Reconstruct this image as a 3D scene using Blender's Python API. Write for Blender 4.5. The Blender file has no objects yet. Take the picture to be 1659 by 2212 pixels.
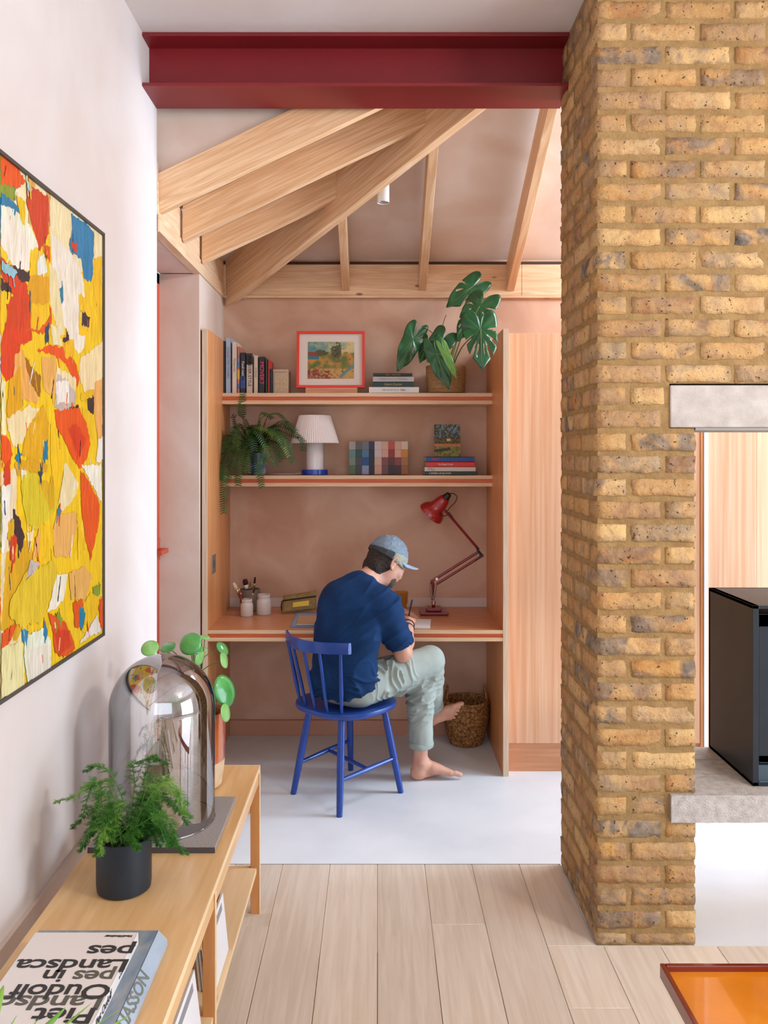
import bpy, bmesh, math, random
import numpy as np
from mathutils import Vector, Matrix, noise

R_ = random.Random(7)
F, CX, CY, H = 1850.0, 815.0, 980.0, 1.62      # focal length (px), vanishing point, eye height (m)

def W(px, py, Y):                              # photograph measurement at distance Y -> world point
    return Vector(((px - CX) * Y / F, Y, H - (py - CY) * Y / F))

# ------------------------------------------------------------------ camera
sc = bpy.context.scene
cd = bpy.data.cameras.new('camera'); cam = bpy.data.objects.new('camera', cd)
sc.collection.objects.link(cam); sc.camera = cam
cam.location = (0, 0, H); cam.rotation_euler = (math.radians(90), 0, 0)
cd.sensor_fit = 'AUTO'; cd.sensor_width = 36.0; cd.lens = 36.0 * F / 2212.0
cd.shift_x = (829.5 - CX) / 2212.0; cd.shift_y = (CY - 1106.0) / 2212.0
cd.clip_start = 0.05

# ------------------------------------------------------------------ world and light
wd = bpy.data.worlds.new('sky'); sc.world = wd; wd.use_nodes = True
wd.node_tree.nodes['Background'].inputs[0].default_value = (0.80, 0.90, 1.0, 1)
wd.node_tree.nodes['Background'].inputs[1].default_value = 1.0
sc.view_settings.view_transform = 'Standard'; sc.view_settings.look = 'None'
sc.view_settings.gamma = 1.0; sc.view_settings.use_curve_mapping = False
sc.view_settings.exposure = 0.08

def area(name, loc, target, sx, sy, power, col):
    ld = bpy.data.lights.new(name, 'AREA'); ld.shape = 'RECTANGLE'; ld.size = sx; ld.size_y = sy
    ld.energy = power; ld.color = col
    o = bpy.data.objects.new(name, ld); sc.collection.objects.link(o)
    o.location = loc
    o.rotation_euler = (Vector(target) - Vector(loc)).to_track_quat('-Z', 'Y').to_euler()
    return o
# daylight: garden door beyond the chimney, glazed doors beside and behind the camera, rooflight
area('daylight_garden_door', (4.55, 3.85, 1.25), (0, 3.80, 1.0), 1.0, 2.3, 160, (0.60, 0.80, 1.0))
area('daylight_side_doors', (4.55, 0.4, 1.35), (-0.5, 1.6, 1.0), 2.6, 2.4, 140, (0.68, 0.84, 1.0))
area('daylight_rear_windows', (0.8, -2.4, 1.9), (0.2, 3.0, 1.4), 3.6, 2.2, 34, (0.86, 0.93, 1.0))
area('daylight_rooflight', (2.6, 0.5, 3.15), (-0.75, 2.6, 0.6), 0.5, 0.5, 75, (1.0, 0.95, 0.88))
area('daylight_roof_window', (1.7, 3.95, 2.95), (0.4, 4.0, 0.0), 0.9, 0.5, 32, (0.78, 0.88, 1.0))

area('added_slope_fill', (4.5, 3.9, 2.35), (0.2, 4.2, 3.0), 1.2, 0.5, 45, (0.74, 0.87, 1.0))  # added fill lamp, no window of its own; brightens the sloping ceiling

# ------------------------------------------------------------------ helpers
COL = sc.collection
def lin(h):
    if isinstance(h, str):
        h = h.lstrip('#'); c = [int(h[i:i + 2], 16) / 255 for i in (0, 2, 4)]
    else: c = [v / 255 for v in h]
    return tuple((v / 12.92 if v <= .04045 else ((v + .055) / 1.055) ** 2.4) for v in c) + (1.0,)

MATS = {}
def pm(name, c1, c2=None, rough=.6, metal=0, scale=8, stretch=(1, 1, 1), rot=(0, 0, 0), bump=0, bscale=None,
       lo=.35, hi=.65, spec=.5, coat=0, c3=None, detail=4, rand=False, attr=None, knots=False, distort=0, trans=0, alpha=1, sub=0):
    if name in MATS: return MATS[name]
    m = bpy.data.materials.new(name); m.use_nodes = True; N = m.node_tree.nodes; L = m.node_tree.links
    b = N['Principled BSDF']; b.inputs['Roughness'].default_value = rough; b.inputs['Metallic'].default_value = metal
    b.inputs['Specular IOR Level'].default_value = spec; b.inputs['Coat Weight'].default_value = coat
    b.inputs['Transmission Weight'].default_value = trans; b.inputs['Alpha'].default_value = alpha
    if sub: b.inputs['Subsurface Weight'].default_value = sub; b.inputs['Subsurface Radius'].default_value = (.01, .004, .002)
    b.inputs['Base Color'].default_value = lin(c1)
    if c2 is not None or bump or attr:
        tc = N.new('ShaderNodeTexCoord'); mp = N.new('ShaderNodeMapping')
        mp.inputs['Scale'].default_value = stretch; mp.inputs['Rotation'].default_value = rot
        L.new(tc.outputs['Object'], mp.inputs['Vector']); vec = mp.outputs['Vector']
        if rand:
            oi = N.new('ShaderNodeObjectInfo'); ad = N.new('ShaderNodeVectorMath'); ad.operation = 'SCALE'
            ad.inputs[0].default_value = (37, 91, 53); L.new(oi.outputs['Random'], ad.inputs['Scale'])
            a2 = N.new('ShaderNodeVectorMath'); L.new(vec, a2.inputs[0]); L.new(ad.outputs[0], a2.inputs[1]); vec = a2.outputs[0]
        nz = N.new('ShaderNodeTexNoise'); nz.inputs['Scale'].default_value = scale; nz.inputs['Detail'].default_value = detail
        nz.inputs['Distortion'].default_value = distort
        L.new(vec, nz.inputs['Vector'])
        col = None
        if c2 is not None:
            r = N.new('ShaderNodeValToRGB'); r.color_ramp.elements[0].position = lo; r.color_ramp.elements[1].position = hi
            r.color_ramp.elements[0].color = lin(c1); r.color_ramp.elements[1].color = lin(c2)
            if c3: e = r.color_ramp.elements.new((lo + hi) / 2); e.color = lin(c3)
            L.new(nz.outputs['Fac'], r.inputs['Fac']); col = r.outputs['Color']
        if attr:
            at = N.new('ShaderNodeAttribute'); at.attribute_name = attr
            if col is None: col = at.outputs['Color']
            else:
                mx = N.new('ShaderNodeMix'); mx.data_type = 'RGBA'; mx.blend_type = 'MULTIPLY'; mx.inputs[0].default_value = 1
                L.new(at.outputs['Color'], mx.inputs[6]); L.new(col, mx.inputs[7]); col = mx.outputs[2]
        if rand:
            hs = N.new('ShaderNodeHueSaturation'); mr = N.new('ShaderNodeMapRange')
            mr.inputs['To Min'].default_value = .9; mr.inputs['To Max'].default_value = 1.1
            L.new(oi.outputs['Random'], mr.inputs['Value']); L.new(mr.outputs[0], hs.inputs['Value'])
            L.new(col, hs.inputs['Color']); col = hs.outputs['Color']
        if knots:
            vo = N.new('ShaderNodeTexVoronoi'); vo.inputs['Scale'].default_value = 1.0
            mk = N.new('ShaderNodeMapping'); mk.inputs['Scale'].default_value = knots; mk.inputs['Rotation'].default_value = rot
            L.new(tc.outputs['Object'], mk.inputs['Vector']); L.new(mk.outputs[0], vo.inputs['Vector'])
            kr = N.new('ShaderNodeValToRGB'); kr.color_ramp.elements[0].position = .05; kr.color_ramp.elements[1].position = .1
            kr.color_ramp.elements[0].color = lin('#7a5040'); kr.color_ramp.elements[1].color = (1, 1, 1, 1)
            L.new(vo.outputs['Distance'], kr.inputs['Fac'])
            mx = N.new('ShaderNodeMix'); mx.data_type = 'RGBA'; mx.blend_type = 'MULTIPLY'; mx.inputs[0].default_value = .8
            L.new(col, mx.inputs[6]); L.new(kr.outputs['Color'], mx.inputs[7]); col = mx.outputs[2]
        if col is not None: L.new(col, b.inputs['Base Color'])
        if bump:
            n2 = nz
            if bscale:
                n2 = N.new('ShaderNodeTexNoise'); n2.inputs['Scale'].default_value = bscale; n2.inputs['Detail'].default_value = 5
                L.new(vec, n2.inputs['Vector'])
            bp = N.new('ShaderNodeBump'); bp.inputs['Strength'].default_value = bump; bp.inputs['Distance'].default_value = .004
            L.new(n2.outputs['Fac'], bp.inputs['Height']); L.new(bp.outputs['Normal'], b.inputs['Normal'])
    MATS[name] = m
    return m

class MB:
    def __init__(s): s.v = []; s.f = []; s.c = []; s.col = None
    def add(s, vs, fs):
        n = len(s.v); s.v += [tuple(p) for p in vs]; s.f += [tuple(i + n for i in f) for f in fs]
        s.c += [s.col] * len(fs); return s
    def box(s, x0, x1, y0, y1, z0, z1, M=None):
        p = [Vector((x, y, z)) for z in (z0, z1) for y in (y0, y1) for x in (x0, x1)]
        if M is not None: p = [M @ q for q in p]
        return s.add(p, [(0, 2, 3, 1), (4, 5, 7, 6), (0, 1, 5, 4), (2, 6, 7, 3), (0, 4, 6, 2), (1, 3, 7, 5)])
    def prism(s, poly, vec):                     # planar 3-D polygon swept along vec
        n = len(poly); a = [Vector(p) for p in poly]; b = [p + Vector(vec) for p in a]
        return s.add(a + b, [tuple(range(n))[::-1], tuple(range(n, 2 * n))] + [(i, (i + 1) % n, n + (i + 1) % n, n + i) for i in range(n)])
    def tube(s, pts, rad, n=10, cap=True, flat=None):
        pts = [Vector(p) for p in pts]; m = len(pts)
        if not hasattr(rad, '__len__'): rad = [rad] * m
        t0 = (pts[1] - pts[0]).normalized(); u = t0.orthogonal().normalized(); vs = []
        for i, p in enumerate(pts):
            t = (pts[min(i + 1, m - 1)] - pts[max(i - 1, 0)]).normalized()
            u = (u - t * u.dot(t)).normalized(); w = t.cross(u)
            for k in range(n):
                a = 2 * math.pi * k / n; vs.append(p + (u * math.cos(a) + w * math.sin(a)) * rad[i])
        fs = [(i * n + k, i * n + (k + 1) % n, (i + 1) * n + (k + 1) % n, (i + 1) * n + k) for i in range(m - 1) for k in range(n)]
        if cap: fs += [tuple(range(n))[::-1], tuple(range((m - 1) * n, m * n))]
        return s.add(vs, fs)
    def lathe(s, prof, c=(0, 0, 0), n=32, M=None, ripple=None, cap0=True, cap1=True):
        vs = []; c = Vector(c)
        for j, (r, z) in enumerate(prof):
            for k in range(n):
                a = 2 * math.pi * k / n; rr = r + (ripple(k, j, a) if ripple else 0)
                p = Vector((rr * math.cos(a), rr * math.sin(a), z)); vs.append((M @ p if M is not None else p + c))
        m = len(prof)
        fs = [(i * n + k, i * n + (k + 1) % n, (i + 1) * n + (k + 1) % n, (i + 1) * n + k) for i in range(m - 1) for k in range(n)]
        if cap0 and prof[0][0] > 1e-5: fs.append(tuple(range(n))[::-1])
        if cap1 and prof[-1][0] > 1e-5: fs.append(tuple(range((m - 1) * n, m * n)))
        return s.add(vs, fs)
    def build(s, name, mat, parent=None, smooth=False, bevel=0, seg=2, attr=None, solid=0, subsurf=0):
        me = bpy.data.meshes.new(name); me.from_pydata(s.v, [], s.f); me.update()
        if mat: me.materials.append(mat)
        if attr:
            ca = me.color_attributes.new(attr, 'FLOAT_COLOR', 'CORNER'); buf = []
            for f, c in zip(s.f, s.c): buf += list(c or (1, 1, 1, 1)) * len(f)
            ca.data.foreach_set('color', buf)
        o = bpy.data.objects.new(name, me); COL.objects.link(o)
        if smooth: me.polygons.foreach_set('use_smooth', [True] * len(me.polygons))
        if smooth == 'auto':
            md = o.modifiers.new('split', 'EDGE_SPLIT'); md.split_angle = math.radians(40)
        if solid:
            md = o.modifiers.new('solid', 'SOLIDIFY'); md.thickness = solid; md.offset = 0
        if subsurf:
            md = o.modifiers.new('sub', 'SUBSURF'); md.levels = subsurf; md.render_levels = subsurf
        if bevel:
            md = o.modifiers.new('bevel', 'BEVEL'); md.width = bevel; md.segments = seg; md.limit_method = 'ANGLE'
        if parent is not None: adopt(o, parent)
        return o

def world_of(o):
    M = Matrix.Translation(o.location) @ o.rotation_euler.to_matrix().to_4x4()
    if o.parent is not None: M = world_of(o.parent) @ o.matrix_parent_inverse @ M
    return M
def adopt(o, parent):
    o.parent = parent; o.matrix_parent_inverse = world_of(parent).inverted()
def tag(o, label=None, cat=None, group=None, kind=None):
    for k, v in (('label', label), ('category', cat), ('group', group), ('kind', kind)):
        if v: o[k] = v
    return o
def thing(name, loc, label, cat, group=None, kind=None):
    o = bpy.data.objects.new(name, None); COL.objects.link(o); o.location = loc; o.empty_display_size = .05
    return tag(o, label, cat, group, kind)
def box(name, mat, x0, x1, y0, y1, z0, z1, parent=None, bevel=0):
    return MB().box(x0, x1, y0, y1, z0, z1).build(name, mat, parent, bevel=bevel)
def struct(o, label=None): o['kind'] = 'structure'; return tag(o, label) if label else o
def text(body, size, M, mat, parent, name='lettering', align='CENTER', ext=.0002, sx=1.0, bold=0):
    cu = bpy.data.curves.new('t', 'FONT'); cu.body = body; cu.size = size; cu.align_x = align; cu.align_y = 'CENTER'
    cu.extrude = ext; cu.offset = bold; cu.resolution_u = 3; cu.space_character = .95
    ob = bpy.data.objects.new('t', cu); COL.objects.link(ob)
    dg = bpy.context.evaluated_depsgraph_get(); me = bpy.data.meshes.new_from_object(ob.evaluated_get(dg))
    bpy.data.objects.remove(ob); bpy.data.curves.remove(cu)
    me.transform(M @ Matrix.Diagonal((sx, 1, 1, 1))); me.materials.clear(); me.materials.append(mat)
    o = bpy.data.objects.new(name, me); COL.objects.link(o)
    if parent is not None: adopt(o, parent)
    return o
def frame_m(o, x, y):                            # matrix with origin o and x, y axes
    x = Vector(x).normalized(); y = Vector(y); y = (y - x * y.dot(x)).normalized(); z = x.cross(y)
    M = Matrix.Identity(4)
    for i in range(3): M[i][0], M[i][1], M[i][2], M[i][3] = x[i], y[i], z[i], o[i]
    return M
# ------------------------------------------------------------------ materials of the room
PLA = pm('pink_plaster', '#d2b7a6', '#e0d0c6', rough=.75, scale=2.2, detail=7, distort=.6, c3='#d9c3b5', bump=.12, bscale=30)
PLN = pm('niche_plaster', '#c69a80', '#dcb8a0', rough=.7, scale=2.6, detail=8, distort=.8, c3='#d0a78e', bump=.12, bscale=30)
PLW = pm('wall_plaster', '#dacdc8', '#e4dedd', rough=.55, scale=1.4, detail=7, distort=.5, bump=.08, bscale=20)
CEM = pm('white_microcement', '#dbdfe4', '#e6e9ed', rough=.38, scale=3, detail=6, bump=.03, bscale=40)
OAKB = pm('oak_edge_dark', '#bfa992', rough=.7)
OAK = pm('pale_oak_plank', '#d3c1ae', '#e0d1c1', rough=.42, scale=8, stretch=(6, .3, 5), detail=6, distort=.8, rand=True, bump=.08)
PINE = pm('pine', '#d3a47a', '#e9c6a0', rough=.5, scale=9, stretch=(.22, 2.2, 5), detail=7, distort=2.0, c3='#dfb48a', knots=(1.3, 9, 9), rand=True, bump=.04)
PLAT = pm('pine_plate', '#d6a880', '#e8c49e', rough=.5, scale=6, stretch=(.5, 4, 7), detail=6, distort=1.5, knots=(4, 3, 9), bump=.04)
PLATL = pm('pine_left_plate', '#d9b08a', '#eacaa8', rough=.5, scale=6, stretch=(4, .5, 7), detail=6, distort=1.5, bump=.04)
FIR = pm('douglas_fir_vertical', '#cf8650', '#e0a06a', rough=.4, scale=10, stretch=(7, 7, .3), detail=6, distort=.3, bump=.03)
FIRP = pm('pale_fir_door', '#dca27a', '#ecbf9c', rough=.42, scale=8, stretch=(6, 6, .12), detail=5, distort=.3, bump=.02)
FIRH = pm('fir_desk_top', '#c27c50', '#d6946a', rough=.33, scale=10, stretch=(.4, 7, 6), detail=6, distort=.3, bump=.02)
PLY = pm('ply_edge', '#d6aa84', '#e8c7a2', rough=.5, scale=12, stretch=(.5, .5, 24), detail=3)
PLYV = pm('ply_edge_vertical', '#cfb096', '#e2cbb0', rough=.5, scale=12, stretch=(24, .5, .5), detail=3)
GROOVE = pm('red_fir_core', '#c2552c', '#d06a3c', rough=.5, scale=10, stretch=(.5, 6, 10))
STEEL = pm('oxide_red_paint', '#79131a', '#82171e', rough=.42, scale=3, bump=.05, bscale=60)
DOORR = pm('door_red_paint', '#c0492c', rough=.4)
DARKGAP = pm('gap_shade', '#4a382e', rough=.9)  # dark brown that paints the shade inside narrow gaps
WHITEP = pm('white_paint', '#eeeae6', rough=.5)

XL = -.888
# floor: microcement slab, oak boards on their own bed
struct(box('floor', CEM, -1.2, 4.7, 2.78, 5.2, -.06, 0.0), 'smooth white microcement floor')
bed = struct(box('floor', OAKB, -1.2, 4.7, -2.7, 2.78, -.06, -.018), 'pale oak plank floor')
box('board_bed', OAKB, -1.2, .71, 2.78, 3.369, .0005, .001, bed)
SEAM = pm('threshold_trim', '#6f6a66', rough=.6); box('threshold_strip', SEAM, XL, .72, 3.3695, 3.3725, .0, .0045, bed)
pw = .1858
plank_meshes = {}
def plank(x0, x1, y0, y1, z=0.004):
    w, l = x1 - x0, y1 - y0
    key = (round(w, 3), round(l, 3))
    if key not in plank_meshes:
        m = MB().box(-w / 2 + .0009, w / 2 - .0009, 0.0009, l - .0009, -.012, 0); o = m.build('plank', OAK, bed, bevel=.0012, seg=1)
        plank_meshes[key] = o.data
    else:
        o = bpy.data.objects.new('plank', plank_meshes[key]); COL.objects.link(o); o.parent = bed
        md = o.modifiers.new('bevel', 'BEVEL'); md.width = .0012; md.segments = 1
    o.location = ((x0 + x1) / 2, y0, z); o.matrix_parent_inverse = Matrix.Identity(4)
ends = {-3: 2.93, 1: 2.94, 3: 2.495, 5: 2.3, -1: 2.15, 0: 1.7, 2: 1.9, -2: 1.6, 4: 1.3}
for k in range(-5, 17):
    x0, x1 = k * pw, (k + 1) * pw
    yend = 3.371 if k < 3 else 2.812
    x0 = max(x0, XL)
    cuts = [yend]; e = ends.get(k, 1.2 + .37 * (k % 4)); e = min(e, yend - .3)
    cuts.append(e); cuts.append(max(e - 1.9, -.5))
    if k == 3:     # board that meets the chimney's corner
        plank(x0, .718, 2.812, 3.371); 
    for a, b in zip(cuts[1:], cuts[:-1]): plank(x0, x1, a, b)
# walls
wl = MB(); wl.box(-1.088, XL, -2.7, 3.45, 0, 3.3)
struct(wl.build('wall_left', PLW), 'pale lime plastered side wall')
wn = MB(); wn.box(-1.088, XL, 4.27, 5.1, 0, 2.516); wn.box(-1.088, XL, 3.45, 5.1, 2.52, 2.80)
struct(wn.build('wall_left', PLA), 'pink plaster nib beside the desk niche')
struct(box('wall_back', PLN, -1.088, 4.7, 4.95, 5.1, 0, 2.9), 'pink plaster wall at the back of the niche')
wr = MB(); wr.box(4.6, 4.75, -2.7, -1.2, 0, 3.4); wr.box(4.6, 4.75, 2.0, 3.3, 0, 3.4); wr.box(4.6, 4.75, 4.6, 5.1, 0, 3.4)
wr.box(4.6, 4.75, -1.2, 2.0, 2.6, 3.4); wr.box(4.6, 4.75, 3.3, 4.6, 2.7, 3.4); wr.box(4.6, 4.75, -1.2, 2.0, 0, .1)
struct(wr.build('wall_right', PLW))
wb = MB(); wb.box(-1.1, 4.75, -2.85, -2.7, 0, .5); wb.box(-1.1, 4.75, -2.85, -2.7, 3.05, 3.4); wb.box(2.8, 4.75, -2.85, -2.7, .5, 3.05)
struct(wb.build('wall_rear', PLW))
struct(box('baseboard_left', pm('skirting_pink', '#c9b3a6', '#d6c4b9', rough=.5, scale=3), XL - .001, XL + .012, -2.5, 3.445, 0, .466, bevel=.002), 'tall pinkish skirting along the side wall')
# ceiling
cl = MB(); cl.box(-1.1, 4.75, -2.85, 3.5, 3.212, 3.3)
struct(cl.build('ceiling', PLW), 'flat plastered ceiling in front of the beam')
sl = .48; zb = 2.73; hx = XL + 1.5
cs = MB()
cs.prism([(XL, 4.97, zb), (4.7, 4.97, zb), (4.7, 3.45, zb + 1.52 * sl), (hx, 3.45, zb + 1.52 * sl)], (0, 0, .08))
cs.prism([(XL, 4.95, zb), (hx, 3.53, zb + 1.5 * sl), (XL, 3.53, zb)], (0, 0, .08))
struct(cs.build('ceiling', PLA), 'sloping plastered roof underside')
tri = MB().prism([(XL - .02, 3.50, 2.60), (XL - .02, 3.50, 3.5), (.7, 3.50, 3.5), (.7, 3.50, 2.64 + sl * (.7 - XL))], (0, .012, 0))
struct(tri.build('wall_front', PLA), 'plaster infill above the first rafter')
struct(box('trim_1', pm('bare_plaster_strip', '#d8c6bc', rough=.8), -.851, .631, 4.9475, 4.9505, .735, .787), 'paler plaster strip along the back of the desk')
# skirting in the niche
struct(box('baseboard_back', pm('niche_skirting', '#c8957c', rough=.5), -.851, .63, 4.925, 4.951, 0, .085, bevel=.002))

# red steel I beam
beam = thing('steel_beam', (XL, 3.33, 3.0), 'deep red painted steel I beam spanning from the side wall to the brick chimney', 'beam')
x0, x1 = XL - .012, .735
box('bottom_flange', STEEL, x0, x1, 3.232, 3.447, 3.008, 3.021, beam, .0015)
box('top_flange', STEEL, x0, x1, 3.232, 3.447, 3.197, 3.2105, beam, .0015)
box('web', STEEL, x0, x1, 3.334, 3.344, 3.021, 3.197, beam)

# roof timbers
def timber(name, vs, along, label, group=None, up=(0, 0, 1)):
    """eight corners (bottom a0 a1 b1 b0, top the same order); grain runs along the member"""
    m = MB(); m.add(vs, [(3, 2, 1, 0), (4, 5, 6, 7), (0, 1, 5, 4), (1, 2, 6, 5), (2, 3, 7, 6), (3, 0, 4, 7)])
    o = m.build(name, PINE); M = frame_m(Vector(vs[0]), along, Vector(up).cross(Vector(along)))
    o.data.transform(M.inverted()); o.matrix_world = M; o.location = M.translation; o.rotation_euler = M.to_euler()
    md = o.modifiers.new('bevel', 'BEVEL'); md.width = .002; md.segments = 2; md.limit_method = 'ANGLE'
    return tag(o, label, 'rafter', group)
HS = .03; HW = .025
def hipx(Y, side): return XL + HS + (4.95 - Y) + side * HW * 1.414
def rafter_x(Y, xa, xb, zb_, label):             # left slope, running across the view
    z = lambda x: zb_ + sl * (x - xa); T = .043
    x0_, x1_ = (xb, xb) if xb else (hipx(Y, -1), hipx(Y + T, -1))
    A = [(xa, Y, z(xa)), (x0_, Y, z(x0_)), (x1_, Y + T, z(x1_)), (xa, Y + T, z(xa))]
    return timber('rafter', A + [(x, y, z_ + .162) for x, y, z_ in A], (1, 0, sl), label, 'rafters of the left roof slope')
rafter_x(3.47, -.895, .52, 2.592, 'pine rafter of the left slope, nearest, rising just behind the red beam')
rafter_x(3.84, -.872, None, 2.572, 'middle pine rafter of the left slope, with dark knots')
rafter_x(4.26, -.872, None, 2.568, 'shortest pine rafter of the left slope, low beside the niche wall')
box('gap_shade_strip', DARKGAP, 0, 0.01, 0, 0.01, 0, 0.01) if False else None
def rafter_y(X, yb, label):                      # rear slope, rising towards the viewer
    z = lambda y: 2.556 + sl * (4.926 - y); w_ = .044
    A = [(X, 4.926, z(4.926)), (X + w_, 4.926, z(4.926))]
    y0_, y1_ = (4.95 - (X - XL - HS) + HW * 1.414, 4.95 - (X + w_ - XL - HS) + HW * 1.414) if not yb else (yb, yb)
    A += [(X + w_, y1_, z(y1_)), (X, y0_, z(y0_))]
    return timber('rafter', A + [(x, y, z_ + .165) for x, y, z_ in A], (0, -1, sl), label, 'rafters of the rear roof slope')
rafter_y(-.203, None, 'short pine rafter of the rear slope, leftmost, left of the white ceiling spotlight')
rafter_y(.238, None, 'pine rafter of the rear slope ending above the cheese plant')
rafter_y(.744, 3.455, 'pine rafter of the rear slope beside the brick chimney')
# hip rafter
nrm = Vector((1, 1, 0)).normalized() * HW
def hp(t, z): return Vector((XL + HS + t, 4.95 - t, z))
z0h = lambda t: 2.475 + .473 * t
A = [hp(-.0, z0h(0)) - nrm, hp(1.47, z0h(1.47)) - nrm, hp(1.47, z0h(1.47)) + nrm, hp(-.0, z0h(0)) + nrm]
Bt = [Vector((p.x, p.y, zt_)) for p, zt_ in zip(A, (2.74, 2.74 + sl * 1.47, 2.74 + sl * 1.47, 2.74))]
timber('hip_rafter', A + Bt, (1, -1, .473), 'long deep diagonal pine hip rafter rising from the back corner')
# wall plates
wp = thing('wall_plate', (XL, 4.9, 2.516), 'long pine wall plate running along the top of the niche wall', 'beam')
box('timber', PLAT, XL, .83, 4.928, 4.952, 2.532, 2.709, wp, .0015)
box('timber', PLAT, .832, 4.6, 4.928, 4.952, 2.532, 2.709, wp, .0015)
box('edge_strip', PLAT, XL, 4.6, 4.922, 4.952, 2.516, 2.531, wp, .001)
box('gap_shade_strip', DARKGAP, XL, 4.6, 4.94, 4.952, 2.71, 2.728, wp)  # solid strip coloured as the shade between plate and ceiling
wp2 = thing('wall_plate', (XL, 4.2, 2.516), 'pine wall plate along the side wall, over the red door opening', 'beam')
box('timber', PLATL, XL - .03, XL + .004, 3.452, 4.922, 2.5165, 2.72, wp2, .0015)
box('edge_strip', PLATL, XL - .03, XL + .01, 3.452, 4.922, 2.516, 2.585, wp2, .001)

# red door in the side opening
dr = thing('door_1', (-1.1, 3.86, 0), 'red framed glazed garden door seen edge on at the side opening', None, kind='structure')
fr = MB(); fr.box(-1.16, -1.086, 4.205, 4.27, 0, 2.516); fr.box(-1.16, -1.086, 3.45, 3.5, 0, 2.516); fr.box(-1.16, -1.086, 3.45, 4.27, 2.46, 2.516)
fr.build('door_frame', DOORR, dr, bevel=.003)
lf = MB(); lf.box(-1.15, -1.112, 4.12, 4.2, .02, 2.45); lf.box(-1.15, -1.112, 3.505, 3.585, .02, 2.45); lf.box(-1.15, -1.112, 3.585, 4.12, .02, .14); lf.box(-1.15, -1.112, 3.585, 4.12, 2.35, 2.45)
lf.build('door_leaf', DOORR, dr, bevel=.002)
gl = bpy.data.materials.new('door_glass'); gl.use_nodes = True
gb = gl.node_tree.nodes['Principled BSDF']; gb.inputs['Transmission Weight'].default_value = 1; gb.inputs['Roughness'].default_value = .02; gb.inputs['IOR'].default_value = 1.02
box('pane', gl, -1.134, -1.128, 3.585, 4.12, .14, 2.35, dr)
hb = MB(); hb.box(-1.112, -1.082, 4.195, 4.268, 1.09, 1.20); hb.tube([(-1.09, 4.235, 1.14), (-1.045, 4.235, 1.142)], .013, 10)
hb.box(-1.056, -1.036, 4.115, 4.25, 1.13, 1.152); hb.box(-1.112, -1.084, 4.2, 4.262, .94, 1.03)
hb.build('door_handle', DOORR, dr, bevel=.002)

# ceiling spotlight
sp = thing('ceiling_spotlight', W(827, 430, 4.2) + Vector((0, 0, .25)), 'white cylindrical spotlight hanging from the sloping ceiling', 'spotlight')
c = W(828, 438, 4.2)
MB().lathe([(.024, .012), (.0295, .0), (.0295, .27), (.027, .275)], c, 28, cap0=False).build('lamp_body', WHITEP, sp, smooth='auto')
MB().lathe([(.0001, .02), (.026, .02), (.026, .004)], c, 28, cap0=False, cap1=False).build('reflector', pm('spot_dark', '#3a3532', rough=.4), sp, smooth=True)

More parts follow.
